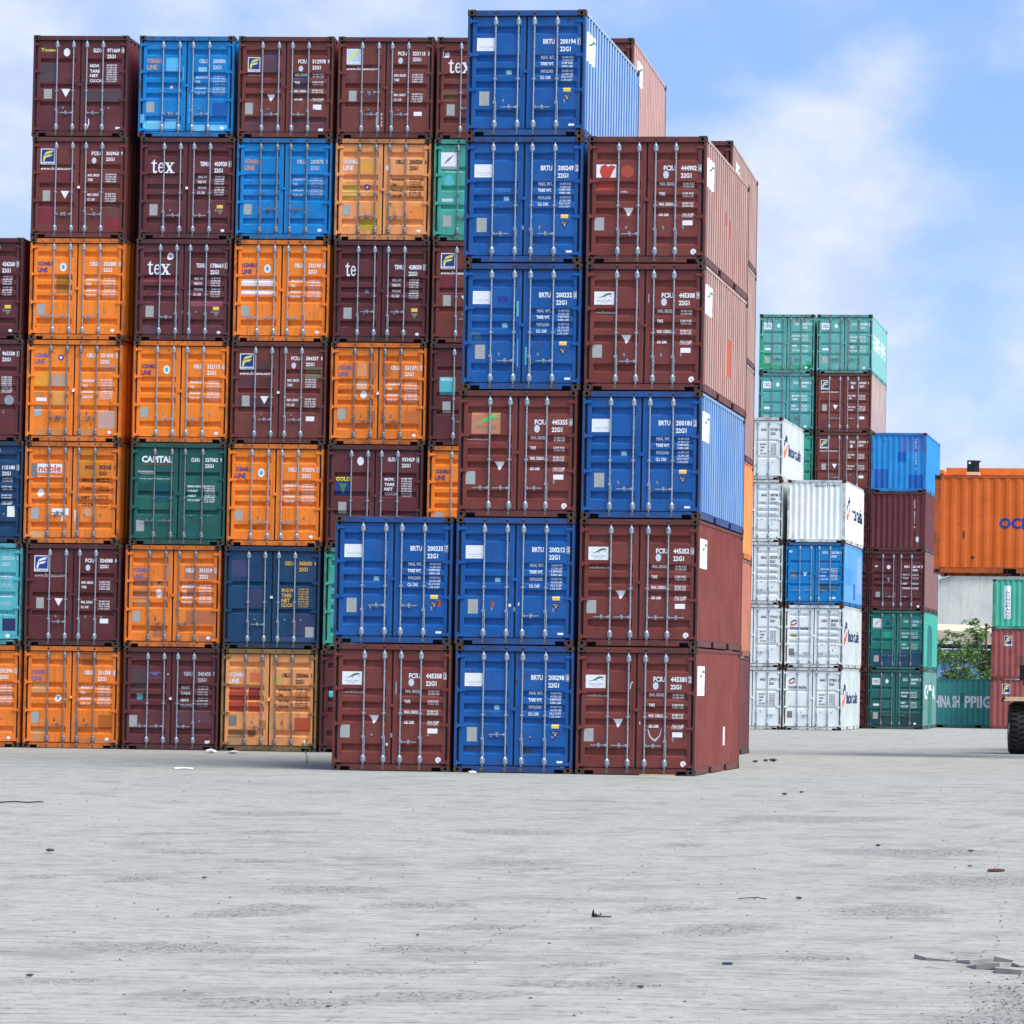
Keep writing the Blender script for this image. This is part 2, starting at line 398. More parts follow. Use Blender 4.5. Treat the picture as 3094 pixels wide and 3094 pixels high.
def latch_mesh(mat):
    def mk():
        b=MB(); b.box(-.055,.055,.018,.044,-.035,.035); b.cyl((0,.006,0),(0,.018,0),.02,n=8); return b.mesh('door_keeper',[mat])
    return cached(('latch',mat.name),mk)

# ---------------------------------------------------------------- lettering
GL={}
def glyphs(s_,bold=.012,serif=False):
    k=(s_,bold)
    if k in GL: return GL[k]
    cu=bpy.data.curves.new('tmp','FONT'); cu.body=s_; cu.resolution_u=2; cu.offset=bold; cu.dimensions='2D'; cu.fill_mode='FRONT'
    ob=bpy.data.objects.new('tmp',cu); me=bpy.data.meshes.new_from_object(ob)
    vs=[(v.co.x,v.co.y) for v in me.vertices]; fs=[tuple(p.vertices) for p in me.polygons]
    bpy.data.objects.remove(ob); bpy.data.meshes.remove(me); bpy.data.curves.remove(cu)
    if not vs: GL[k]=([],[]); return GL[k]
    x0=min(v[0] for v in vs);x1=max(v[0] for v in vs);y0=min(v[1] for v in vs);y1=max(v[1] for v in vs)
    vs=[((v[0]-x0)/max(1e-6,x1-x0),(v[1]-y0)/max(1e-6,y1-y0)) for v in vs]
    GL[k]=(vs,fs); return GL[k]
def sh_text(p,s_,x0,x1,z0,z1,m,bold=.012):
    vs,fs=glyphs(s_,bold); b=len(p.v); y=lay(p)
    if s_ in ('1','I') and x1-x0>.25*(z1-z0): c_=(x0+x1)/2; w_=.11*(z1-z0); x0,x1=c_-w_,c_+w_
    for u,v in vs: p.v.append((x0+u*(x1-x0),y,z0+v*(z1-z0)))
    for f in fs: p.f.append(tuple(b+i for i in f)); p.m.append(m)
def lay(p):
    p.k=getattr(p,'k',0)+1; return -p.k*.00025
def poly(p,pts,m):
    y=lay(p); p.face([(x,y,z) for x,z in pts],m)
def ell(p,cx,cz,rx,rz,m,n=18): poly(p,[(cx+rx*math.cos(2*math.pi*i/n),cz+rz*math.sin(2*math.pi*i/n)) for i in range(n)],m)
def stroke(p,pts,w,m):
    for i in range(len(pts)-1):
        a_=Vector(pts[i]);c_=Vector(pts[i+1]); d_=(c_-a_).normalized(); n=Vector((-d_.y,d_.x))
        wa=(w[i] if isinstance(w,list) else w)/2; wb=(w[i+1] if isinstance(w,list) else w)/2
        poly(p,[a_-n*wa,c_-n*wb,c_+n*wb,a_+n*wa],m)
def serif_tex(p,x0,x1,z0,z1,m,letters='tex'):
    """heavy serif lower-case t, e, x"""
    w=x1-x0;h=z1-z0; X=lambda u:x0+u*w; Zz=lambda v:z0+v*h
    P=lambda q:poly(p,[(X(a_),Zz(b_)) for a_,b_ in q],m)
    n=len(letters); k=1 if n==3 else 3/2.05
    s_=lambda q:[(a_*k,b_) for a_,b_ in q]
    P(s_([(.07,.14),(.15,.14),(.15,1),(.07,.86)])); P(s_([(.0,.66),(.24,.66),(.24,.76),(.0,.76)])); P(s_([(.07,.14),(.11,.0),(.22,.0),(.27,.1),(.26,.17),(.19,.12),(.15,.16),(.15,.2),(.07,.2)]))
    cx,cz=.43,.38
    q=[(cx+.135*math.cos(a_),cz+.38*math.sin(a_)) for a_ in [R(v) for v in range(0,331,22)]]
    for i in range(len(q)-1):
        wt=lambda j: .035+.05*abs(math.cos(R(j*22)+.2)) if R(j*22)>1.2 else .045
        a_=Vector(((q[i][0])*k,q[i][1]));c_=Vector((q[i+1][0]*k,q[i+1][1]))
        ra=[((q[i][0]-cx)*.55+cx)*k,(q[i][1]-cz)*.72+cz]; rc=[((q[i+1][0]-cx)*.55+cx)*k,(q[i+1][1]-cz)*.72+cz]
        P([ra,tuple(a_),tuple(c_),rc])
    P(s_([(.34,.35),(.56,.35),(.56,.45),(.34,.45)]))
    if n==3:
        P([(.60,.76),(.72,.76),(.98,.0),(.86,.0)]); P([(.90,.76),(.97,.76),(.70,.0),(.63,.0)])
        P([(.57,.69),(.78,.69),(.78,.77),(.57,.77)]); P([(.84,.69),(1,.69),(1,.77),(.84,.77)]); P([(.59,0),(.75,0),(.75,.07),(.59,.07)]); P([(.81,0),(1.02,0),(1.02,.07),(.81,.07)])
def finish(p,name,mats,fix,cuts=(),parent=None):
    """p holds a flat x,z drawing; cut it at the folds, then fix(v) sets it on the surface"""
    me=bpy.data.meshes.new(name); me.from_pydata(p.v,[],p.f)
    for m_ in mats: me.materials.append(m_)
    me.polygons.foreach_set('material_index',p.m)
    bm=bmesh.new(); bm.from_mesh(me)
    for ax,vals in cuts:
        lo=min((v.co[ax] for v in bm.verts),default=0); hi=max((v.co[ax] for v in bm.verts),default=0)
        for val in vals:
            if lo<val<hi:
                co=[0,0,0];no=[0,0,0];co[ax]=val;no[ax]=1
                bmesh.ops.bisect_plane(bm,geom=bm.verts[:]+bm.edges[:]+bm.faces[:],plane_co=co,plane_no=no,dist=1e-5)
    for v in bm.verts: v.co=fix(v.co)
    bm.to_mesh(me); bm.free(); me.update()
    return link(name,me,parent)
def door_decal(parent,name,p,mats,ch,side,off):
    xa,xb=PX[side]
    def fix(c): return Vector((c.x,door_y(c.x,c.z,ch)-off+c.y,c.z))
    return finish(p,name,mats,fix,((2,zbreaks(ch)),(0,(xa,xb,-1.069,1.069))),parent)
def side_decal(parent,name,p,mats,L,off=.004,s_=1):
    """p drawn in (y, z) on the right side of the container"""
    br=side_breaks(L)
    def fix(c): return Vector((s_*(HW-.010-prof(br,c.x)+off-c.y),c.x,c.z))
    return finish(p,name,mats,fix,((0,[q[0] for q in br]),),parent)
def end_decal(parent,name,p,mats,L,off=.004):
    """p drawn in (x,z) seen from behind the blind end: x mirrored"""
    def fix(c): return Vector((-c.x,L-.02-prof(END_BR,-c.x)+off-c.y,c.z))
    return finish(p,name,mats,fix,((0,[-q[0] for q in END_BR]),),parent)

def spec_block(p,rows,u0,u1s,t0s,vals,tv,hl,hv,m,uv0=.80,uv1=.90):
    for s_,t_,u1 in zip(rows,t0s,u1s): sh_text(p,s_,U(u0),U(u1),Z(t_+hl),Z(t_),m,.034)
    for s_,t_ in zip(vals,tv): sh_text(p,s_,U(uv0),U(uv1),Z(t_+hv),Z(t_),m,.022)
def florens(p,u0,u1,t0,t1,text=True):
    x0,x1,z0,z1=U(u0),U(u1),Z(t1),Z(t0); w=x1-x0;h=z1-z0
    poly(p,[(x0,z0),(x1,z0),(x1,z1),(x0,z1)],0)
    e=w*.06; yb=z0+h*.17
    poly(p,[(x0+e,yb),(x1-e,yb),(x1-e,z1-e),(x0+e,z1-e)],1)
    X=lambda a_:x0+a_*w; Zz=lambda b_:yb+b_*(z1-e-yb)
    poly(p,[(X(.16),Zz(.04)),(X(.26),Zz(.04)),(X(.34),Zz(.34)),(X(.30),Zz(.62)),(X(.20),Zz(.45))],2)
    poly(p,[(X(.24),Zz(.50)),(X(.34),Zz(.78)),(X(.58),Zz(.88)),(X(.92),Zz(.95)),(X(.78),Zz(.74)),(X(.55),Zz(.68)),(X(.36),Zz(.60))],2)
    poly(p,[(X(.26),Zz(.30)),(X(.40),Zz(.54)),(X(.60),Zz(.60)),(X(.84),Zz(.62)),(X(.70),Zz(.44)),(X(.48),Zz(.40))],2)
    if text: sh_text(p,'FLORENS',X(.1),X(.9),z0+h*.03,z0+h*.13,1,.01)
def lizard(p,u0,u1,t0,t1,green=True,ghost=False):
    x0,x1,z0,z1=U(u0),U(u1),Z(t1),Z(t0); w=x1-x0;h=z1-z0
    poly(p,[(x0,z0),(x1,z0),(x1,z1),(x0,z1)],0)
    X=lambda a_:x0+a_*w; Zz=lambda b_:z0+b_*h
    if green:
        stroke(p,[(X(.12),Zz(.50)),(X(.30),Zz(.55)),(X(.48),Zz(.66)),(X(.62),Zz(.78)),(X(.78),Zz(.84)),(X(.92),Zz(.80))],[h*.01,h*.05,h*.12,h*.18,h*.13,h*.04],1)
        stroke(p,[(X(.55),Zz(.72)),(X(.5),Zz(.58)),(X(.56),Zz(.52))],h*.035,1); stroke(p,[(X(.78),Zz(.82)),(X(.80),Zz(.66)),(X(.88),Zz(.60))],h*.035,1)
    sh_text(p,'VANGUARD',X(.14),X(.86),Zz(.24),Zz(.37),2,.0)
    stroke(p,[(X(.3),Zz(.15)),(X(.7),Zz(.15))],h*.02,2)

VB=['30.480 KGS','67.200 LBS','2.200 KGS','4.850 LBS','28.280 KGS','62.350 LBS','33.2 CUM','1.173 CUFT']
class Doors:
    """collects the markings of both leaves of one container"""
    def __init__(s,ch): s.ch=ch; s.items=[]; s.let=[MB(),MB()]; s.mats=[]
    def mi(s,k):
        if k not in s.mats: s.mats.append(k)
        return s.mats.index(k)
    def side(s,u): return 0 if u<.5 else 1
    def text(s,tx,u0,u1,t0,t1,c='w',bold=.034):
        p=s.let[s.side(u0)]; sh_text(p,tx,U(u0),U(u1),Z(t1),Z(t0),s.mi(c),bold)
    def dec(s,name,fn,mats,u):
        p=MB(); fn(p); s.items.append((name,p,[INK[m] if isinstance(m,str) else m for m in mats],s.side(u)))
    def rect(s,name,u0,u1,t0,t1,c): s.dec(name,lambda p:poly(p,[(U(u0),Z(t1)),(U(u1),Z(t1)),(U(u1),Z(t0)),(U(u0),Z(t0))],0),[c],u0)
    def oval(s,name,u,t_,ru,rt,c,inner=None):
        def f(p):
            ell(p,U(u),Z(t_),ru*CW,rt*CH,0)
            if inner:
                ell(p,U(u),Z(t_),ru*CW*.5,rt*CH*.5,1)
        s.dec(name,f,[c]+([inner] if inner else []),u)
    def tri(s,u0,u1,t0,t1,c='w'): s.dec('warning_sticker',lambda p:poly(p,[(U((u0+u1)/2),Z(t1)),(U(u1),Z(t0)),(U(u0),Z(t0))],0),[c],u0)
    def patch(s,u0,u1,t0,t1,rgb):
        for a_,b_ in ((u0,min(u1,.487)),(max(u0,.513),u1)):
            if b_-a_>.02: s.items.append(('paint_patch',s._rp(a_,b_,t0,t1),[paint('p%d_%d_%d'%rgb,.2,.1,rgb=rgb)],0 if a_<.5 else 1,.0015))
    def _rp(s,u0,u1,t0,t1): p=MB(); poly(p,[(U(u0),Z(t1)),(U(u1),Z(t1)),(U(u1),Z(t0)),(U(u0),Z(t0))],0); return p
    def code(s,pre,num,chk,t0=.234,h=.04,c='w',uu=(.64,.738),un=(.785,.918),box=True,size2=True):
        s.text(pre,*uu,t0,t0+h,c); s.text(num,*un,t0,t0+h,c)
        if chk:
            w=.008 if chk=='1' else .017
            s.text(chk,.9375,.9375+w,t0,t0+h,c)
            if box and c=='w':
                p=s.let[1]; m=s.mi(c); x0,x1,z0,z1=U(.931),U(.958),Z(t0+h+.006),Z(t0-.006)
                for a_ in(((x0,z0),(x1,z0)),((x1,z0),(x1,z1)),((x1,z1),(x0,z1)),((x0,z1),(x0,z0))): stroke(p,list(a_),.006,m)
        if size2: s.text('22G1',un[0],un[0]+.09,t0+h+.02,t0+h*2+.018,c)
    def spec(s,labs,t0s,u1s,tv,vals=VB,c='w',u0=.62,uv=(.80,.895),hl=.026,hv=.0155):
        p=s.let[1]; m=s.mi(c); spec_block(p,labs,u0,u1s,t0s,vals,tv,hl,hv,m,*uv)
    def build(s,doors):
        for i in (0,1):
            p=s.let[i]
            if not p.f: continue
            mats=[INK[k] for k in s.mats]
            door_decal(doors[i],'lettering',p,mats,s.ch,i,.0045)
        for it in s.items:
            off=it[4] if len(it)>4 else .003
            door_decal(doors[it[3]],it[0],it[1],it[2],s.ch,it[3],off)

def mk_vang(pre,num,chk,blank=False,tri=True):
    def f(d):
        fc=pre=='FCIU'
        d.code(pre,num,chk,.23)
        if pre=='BRTU':
            d.dec('logo_sticker',lambda p:lizard(p,.078,.237,.221,.324,False),['w','l','g'],.1)
            d.spec(['MAX. WT.','TARE WT.','PAYLOAD','CU. CAP.'],[.36,.413,.468,.523],[.738,.736,.728,.712],[.363,.388,.413,.438,.47,.495,.522,.547])
            d.rect('class_sticker',.324,.374,.472,.508,'tq'); d.text('GL',.328,.370,.475,.50,'w')
            d.rect('data_plate',.105,.19,.645,.757,'pl')
            if tri:
                d.dec('hazard_sticker',lambda p:(poly(p,[(U(.85),Z(.727)),(U(.889),Z(.668)),(U(.811),Z(.668))],0),poly(p,[(U(.85),Z(.712)),(U(.858),Z(.69)),(U(.842),Z(.69))],1),sh_text(p,'BLC',U(.828),U(.872),Z(.686),Z(.674),1,.0)),['dn','pk'],.82)
                d.rect('sticker',.817,.88,.615,.646,'ye')
            d.rect('sticker',.866,.915,.900,.917,'w')
        else:
            if not blank:
                d.dec('logo_sticker',lambda p:lizard(p,.072,.24,.222,.325),['w','l','g'],.1)
                d.text('www.florens.com',.07,.26,.375,.392,'w',.0)
            d.spec(['MAX. GROSS','TARE','MAX. CARGO','CU. CAP.'],[.358,.44,.522,.603],[.728,.655,.728,.69],[.362,.383,.441,.461,.520,.54,.602,.622],u0=.605)
            d.oval('inspection_sticker',.66,.302,.024,.030,'lb'); d.rect('data_plate',.064,.145,.64,.742,'pl'); d.tri(.305,.39,.563,.632)
            d.rect('sticker',.805,.89,.662,.70,'w'); d.oval('sticker',.90,.908,.024,.023,'w','pk')
    return f
def mk_flor(num,chk,v3=True,yy=True,logo='fb',white=True,url=True,pre='FCIU'):
    def f(d):
        if v3:
            d.dec('logo_sticker',lambda p:florens(p,.085,.235,.118,.275),['w',logo,'fy' if yy else 'w'],.1)
            if url: d.text('www.florens.com',.08,.41,.292,.325,'w',.012)
            d.code(pre,num,chk,.143,.038,uu=(.625,.718),un=(.778,.912),box=False)
            d.oval('inspection_sticker',.652,.232,.024,.030,'lb')
            d.spec(['MAX. GROSS','TARE','MAX. CARGO','CU. CAP.'],[.365,.41,.557,.605],[.712,.642,.712,.672],[.362,.385,.408,.431,.553,.577,.601,.625],u0=.588,uv=(.775,.89))
            d.rect('data_plate',.115,.195,.53,.635,'pl'); d.tri(.305,.395,.535,.612)
            if white: d.rect('sticker',.79,.878,.73,.775,'w')
        else:
            d.dec('logo_sticker',lambda p:florens(p,.095,.225,.205,.35),['w',logo,'fy'],.1)
            d.text('www.florens.com',.08,.23,.372,.388,'w',.0)
            d.code(pre,num,chk,.225,.04,uu=(.625,.715),un=(.775,.915),box=False)
            d.oval('inspection_sticker',.655,.315,.024,.028,'lb')
            d.spec(['MAX. GROSS','TARE','MAX. CARGO','CU. CAP.'],[.36,.44,.525,.605],[.715,.645,.715,.68],[.36,.383,.44,.461,.520,.54,.602,.622],u0=.59,uv=(.775,.895))
            d.tri(.30,.385,.57,.645); d.rect('data_plate',.075,.157,.655,.77,'pl'); d.rect('sticker',.79,.878,.67,.72,'w'); d.rect('sticker',.85,.90,.905,.93,'w')
    return f
def mk_ocean(num,chk,c='w',lc='n',seal='w',tt=.23,ch='5',ls=('OCEANBLU','LINE'),plate='pl',extra=None):
    def f(d):
        d.text(ls[0],.08,.235,tt,tt+.042,lc,.03); d.text(ls[1],.08,.185,tt+.06,tt+.107,lc,.03)
        d.code('OBLU',num,chk,tt,.042,c,uu=(.63,.72),un=(.775,.908),box=c=='w')
        if seal: d.oval('inspection_sticker',.348,tt+.055,.035,.043,seal,'c' if seal=='w' else None)
        d.spec(['MAXGROSS','TARE','PAYLOAD','CUB CAP'],[.388,.438,.495,.548],[.72,.645,.705,.70],[.385,.411,.437,.463,.495,.519,.543,.566],u0=.593,uv=(.775,.905),c=c)
        d.rect('data_plate',.08,.163,.652,.755,plate); d.oval('sticker',.882,.905,.022,.015,'w')
        if extra: extra(d)
    return f
def mk_tex(pre,num,chk,lets='tex',yel=True,gl=False,extra=None):
    def f(d):
        u1=.357 if lets=='tex' else .25
        p=d.let[0]; serif_tex(p,U(.115),U(u1),Z(.352),Z(.215),d.mi('w'),lets)
        d.code(pre,num,chk,.237,.045,uu=(.63,.725),un=(.78,.915))
        d.spec(['MAX. WT.','TARE WT.','PAYLOAD','CU. CAP.'],[.372,.424,.478,.53],[.705,.703,.698,.69],[.373,.398,.423,.448,.48,.505,.531,.556],u0=.605,uv=(.785,.885))
        d.rect('data_plate',.105,.19,.66,.77,'pl')
        if yel: d.rect('sticker',.815,.88,.663,.697,'ye'); d.tri(.812,.886,.71,.765,'pg')
        if gl: d.text('GL',.32,.365,.48,.512,'c')
        d.oval('sticker',.88,.915,.02,.014,'w')
        if extra: extra(d)
    return f
def mk_gen(pre,num,chk,t0=.14,c='w',labs=('M.G.W.','TARE','NET','CU.CAP.'),ts=(.365,.415,.46,.505),tv=None,plate=(.115,.195,.53,.63),extra=None,pc='pl',uv=(.775,.885),logo=None,hl=.03,box=True,dn=(.778,.912)):
    def f(d):
        d.code(pre,num,chk,t0,.04,c,uu=(.63,.72),un=dn,box=box)
        tvv=tv or [ts[0]+i*(ts[-1]-ts[0]+.03)/8 for i in range(8)]
        d.spec(list(labs),list(ts),[.62+.016*len(s_)+.02 for s_ in labs],tvv,c=c,u0=.60,uv=uv,hl=hl)
        if plate: d.rect('data_plate',*plate,pc)
        if extra: extra(d)
    return f

# ---------------------------------------------------------------- container assembly
def make_container(loc,rz,colour,label,ch='5',marks=None,fade=.0,L=6.058,mode='full',group='stacked shipping containers',bars=(.242,.435,.572,.762),old=False,
                   handles=None,side_col=None,seed=0,grime=.55,rust=.34,gold_frame=False,seal=None):
    rnd=random.Random(seed*77+5)
    root=bpy.data.objects.new('shipping_container',None); COL.objects.link(root)
    root.empty_display_size=.5
    # origin at the middle of the footprint; parts are modelled with the door face at y=0
    c_,s_=math.cos(rz),math.sin(rz)
    root.location=(loc[0],loc[1],loc[2]); root.rotation_euler=(0,0,rz)
    if len(label.split())>16: print('LONGLABEL',len(label.split()),label)
    tag(root,label,'shipping container',group)
    inner=Matrix.Translation((0,-L/2,0))
    def add(nm,me,par=None,off=(0,0,0)):
        o=bpy.data.objects.new(nm,me); COL.objects.link(o)
        if par is None: o.parent=root; o.location=(off[0],off[1]-L/2,off[2])
        else: o.parent=par; o.location=off
        return o
    if colour=='white': grime=.07; old=False
    pm=paint(colour,grime,rust); fm=paint(colour,.5,.6,0,True) if not gold_frame else paint('goldpost',.5,.5,0,True,rgb=(150,120,70))
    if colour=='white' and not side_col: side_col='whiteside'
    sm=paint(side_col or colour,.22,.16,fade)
    fr=add('frame',frame_mesh(L,fm))
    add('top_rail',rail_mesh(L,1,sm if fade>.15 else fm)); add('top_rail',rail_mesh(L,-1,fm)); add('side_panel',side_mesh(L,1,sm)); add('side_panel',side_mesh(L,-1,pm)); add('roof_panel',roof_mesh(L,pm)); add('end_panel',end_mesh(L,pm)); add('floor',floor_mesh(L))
    for sx in(-1,1):
        for sy in(-1,1):
            for sz in(-1,1):
                if mode!='hidden': add('corner_casting',casting_mesh(sx,sy,sz,L))
    doors=[add('door',door_mesh(ch,i,pm)) for i in(0,1)]
    if mode=='hidden': return root,doors
    hm=fm if not gold_frame else fm
    bm_=GALVOLD if old else GALV
    for i in(0,1):
        add('door_gasket_shade',gasket_mesh(i),doors[i])
        for t_ in(.087,.355,.632,.925): add('hinge',hinge_mesh(i,pm if not gold_frame else fm),doors[i],(0,0,Z(t_)))
    add('door_keeper',latch_mesh(pm),doors[1],(0,0,Z(.493+rnd.uniform(-.01,.01))))
    if handles is None:
        handles=rnd.choice(['vlrv','vlrv','lhlv','vlvl','hlrv','rlvl','vlvl'])
    tl=rnd.choice([.77,.77,.70]) ; th=.70 if tl>.75 else .77
    if ch!='5': tl,th=.765,.73
    for i,u in enumerate(bars):
        dr=doors[0 if i<2 else 1]
        add('locking_bar',bar_mesh(bm_),dr,(U(u),0,0))
        k=handles[i]
        if k=='h': k='v'
        z=Z(tl if (k in 'rl') else th+.0)
        if k=='v':
            add('handle',handle_mesh('v',bm_),dr,(U(u),0,Z(.735))); add('hasp',handle_mesh('x',bm_),dr,(U(u)+(.17 if i%2==0 else .16),0.015,Z(.72)))
        else: add('handle',handle_mesh(k,bm_),dr,(U(u),0,z)); 
    if seal: 
        b=MB(); b.box(-.03,.03,.0,.03,-.03,.03); add('seal',b.mesh('seal',[INK[seal]]),doors[1],(U(.497),0,Z(.5)))
    if marks:
        d_=Doors(ch); marks(d_); d_.build(doors)
    return root,doors
def rsc(root):   # the side panel child (right side)
    return [o for o in root.children if o.name.startswith('side_panel')][0]

# ================================================================= ground
PATCH=[(-7.42,23.11,.36,.70),(-6.92,19.84,.85,.36),(-5.19,16.72,.60,.30),(-4.3,17.25,.46,.22),(-3.52,18.12,.56,.20),(-3.44,22.31,.28,.62),(-2.56,20.0,.36,.17),
 (-6.74,17.65,.22,.2),(-9.26,29.47,.5,.35),(-10.49,30.72,.36,.4),(-9.21,29.39,.4,.3),(-7.4,25.62,.48,.45),(-6.24,24.08,.42,.30),(-5.17,22.01,.34,.28),(-5.23,20.21,.34,.22),
 (-4.27,24.21,.34,.3),(-6.81,29.99,.49,.4),(-10.41,26.55,.2,.45),(-9.52,26.44,.2,.5),(-5.61,33.85,.2,.4),(-10.91,34.9,.3,.5),(-6.21,29.1,.2,.3),(-3.9,19.3,.3,.15),(-7.7,17.2,.2,.2),
 (-5.2,18.4,.5,.16),(-2.4,24.3,.5,.5),(-1.9,28.5,.9,.8),(-3.1,33.,.9,.7),(-8.2,36.,.7,.6),(-12.5,40.,.9,.7),(-5.0,41.,1.2,1.0),(-1.2,44.,1.4,1.4),(-.95,17.4,.20,1.3),(-1.15,16.2,.25,.9)]
def gz(x,y):
    z=0.
    if y<54: z+=.022*(noise.noise((x*.35,y*.35,3.3))+.5*noise.noise((x*1.1,y*1.1,8.)))*min(1,(54-y)/6)
    if y>134: z-=.28*min(1,(y-134)/14)
    return z
def ground():
    xs=[-1500,-500,-200,-90,-50,-34]+[-26+i*.35 for i in range(93)]+[10,16,26,50,90,200,500,1500]
    ys=[-300,-60,0,8,12]+[13.5+i*.30 for i in range(145)]+[57.5+i*1.2 for i in range(12)]+[74,80,90,100,110,120,128,131,134,137,141,145,148,152,160,180,220,400,900,2600]
    v=[];f=[];g=[]
    for y in ys:
        for x in xs:
            v.append((x,y,gz(x,y)))
            k=0.
            for cx,cy,hx,hy in PATCH:
                dx=(x-cx+.25*noise.noise((y*.9,cx,1)))/hx/1.25; dy=(y-cy-.45*dx*dx*hy+.3*noise.noise((x*1.3,cy,4)))/hy/1.25
                q=dx*dx+dy*dy
                if q<1: k=max(k,(1-q)**.7)
            g.append(k)
    n=len(xs)
    for j in range(len(ys)-1):
        for i in range(n-1): a=j*n+i; f.append((a,a+1,a+n+1,a+n))
    me=bpy.data.meshes.new('ground'); me.from_pydata(v,[],f)
    at=me.attributes.new('grit','FLOAT','POINT'); at.data.foreach_set('value',g)
    me.polygons.foreach_set('use_smooth',[True]*len(f))
    m=bpy.data.materials.new('yard_paving'); m.use_nodes=True; t=NT(m.node_tree); b=t.n['Principled BSDF']
    tc=t.new('ShaderNodeTexCoord'); P=tc.outputs['Object']
    wob=t.new('ShaderNodeTexNoise'); t.put(wob,'Vector',P); t.put(wob,'Scale',.45); t.put(wob,'Detail',3)
    wv=t.vmath('SCALE',t.vmath('SUBTRACT',wob.outputs['Color'],(.5,.5,.5)).outputs[0]); t.put(wv,3,.55)
    Pw=t.vmath('ADD',P,wv.outputs[0]).outputs[0]
    def brick(rot,bw,rh,ms):
        n=t.new('ShaderNodeTexBrick'); t.put(n,'Vector',t.mapping(Pw,(1,1,1),(0,0,rot))); n.offset=.5
        t.put(n,'Color1',(.86,.86,.86,1)); t.put(n,'Color2',(1,1,1,1)); t.put(n,'Mortar',(0,0,0,1)); t.put(n,'Scale',1.); t.put(n,'Mortar Size',ms); t.put(n,'Mortar Smooth',.3); t.put(n,'Brick Width',bw); t.put(n,'Row Height',rh)
        return n
    br=brick(R(-3.5),7.3,.235,.0085)
    big=t.noise(P,.16,4,.55); med=t.noise(P,.9,5,.6); fine=t.noise(P,9,4,.65); sp=t.noise(P,55,2,.6)
    aniso=t.noise(t.mapping(Pw,(.9,1.1,1)),2.2,9,.78)
    c=t.mix(t.ramp(big,.3,.7),(.180,.186,.172,1),(.275,.278,.260,1))
    c=t.mix(t.ramp(aniso,.38,.66,0,.8),(.315,.318,.292,1),c)
    c=t.mix(t.ramp(med,.50,.72,0,.6),c,(.140,.144,.134,1))
    c=t.mix(t.math('MULTIPLY',t.ramp(aniso,.58,.78),.45),c,(.120,.128,.128,1))
    c=t.mix(.08,c,t.mix(1.,c,br.outputs['Color'],'MULTIPLY'))
    jm=t.math('MULTIPLY',br.outputs['Fac'],t.ramp(t.noise(t.mapping(P,(.8,2.2,1)),1.3,4,.7),.44,.62,.0,.9))
    c=t.mix(jm,c,(.035,.036,.040,1))
    vo=t.new('ShaderNodeTexVoronoi'); t.put(vo,'Vector',P); t.put(vo,'Scale',17)
    grit=t.new('ShaderNodeAttribute',attribute_name='grit').outputs['Fac']
    gn=t.ramp(t.math('ADD',grit,t.math('MULTIPLY',t.math('SUBTRACT',t.noise(P,2.6,6,.78),.5),1.2)),.10,.55)
    gc=t.mix(t.ramp(vo.outputs['Distance'],.05,.6),(.045,.047,.045,1),(.23,.232,.222,1))
    c=t.mix(t.math('MULTIPLY',gn,.8),c,gc)
    stk=t.ramp(t.noise(t.mapping(Pw,(1.5,2.2,1)),3.4,8,.78),.53,.68,0,.8)
    c=t.mix(stk,c,(.085,.086,.080,1))
    stl=t.ramp(t.noise(t.mapping(Pw,(1.2,1.8,1),(0,0,0),(5,9,0)),2.6,8,.76),.56,.72,0,.5)
    c=t.mix(stl,c,(.38,.384,.355,1))
    # scattered specks of dirt
    c=t.mix(t.ramp(t.noise(P,17,2,.8),.70,.74,0,.75),c,(.10,.10,.11,1))
    c=t.mix(t.ramp(t.noise(P,6.5,6,.8),.48,.70,0,.5),c,(.12,.122,.115,1))
    c=t.mix(t.ramp(sp,.25,.75,0,.22),c,(.22,.22,.21,1))
    t.l.new(c,b.inputs['Base Color']); b.inputs['Roughness'].default_value=.9; b.inputs['Specular IOR Level'].default_value=.2
    bp=t.new('ShaderNodeBump'); bp.inputs['Strength'].default_value=.8; bp.inputs['Distance'].default_value=.015
    t.l.new(t.math('SUBTRACT',t.math('ADD',t.math('MULTIPLY',fine,.5),t.math('MULTIPLY',sp,.2)),jm),bp.inputs['Height']); t.l.new(bp.outputs[0],b.inputs['Normal'])
    me.materials.append(m); o=link('ground',me); o['kind']='structure'
ground()
# ================================================================= containers
ORD=['bottom','second','third','fourth','fifth','sixth','seventh']
def lab(desc,num,lev,where):
    n=ORD[lev-1] if lev!=99 else 'top'
    return f"{desc}{' marked '+num if num else ''}, {n} in the {where}"
def side_vanguard(root,y0=.33,z0=1.62,z1=2.22,faded=False,s=True,L=6.058):
    sp=rsc(root); p=MB(); poly(p,[(y0,z0),(y0+.85,z0),(y0+.85,z1),(y0,z1)],0)
    stroke(p,[(y0+.1,z0+.32),(y0+.4,z0+.40),(y0+.6,z0+.5),(y0+.75,z0+.48)],[.02,.05,.09,.02],1); sh_text(p,'VANGUARD',y0+.1,y0+.75,z0+.1,z0+.18,2)
    side_decal(sp,'side_sticker',p,[INK['w'],INK['l'],INK['g']],L)
def side_patch(root,y0,y1,z0,z1,rgb,L=6.058,nm='paint_patch',off=.0025):
    p=MB(); poly(p,[(y0,z0),(y1,z0),(y1,z1),(y0,z1)],0); side_decal(rsc(root),nm,p,[paint('s%d_%d_%d'%rgb,.2,.2,rgb=rgb)],L,off)
HZ=CH+.004
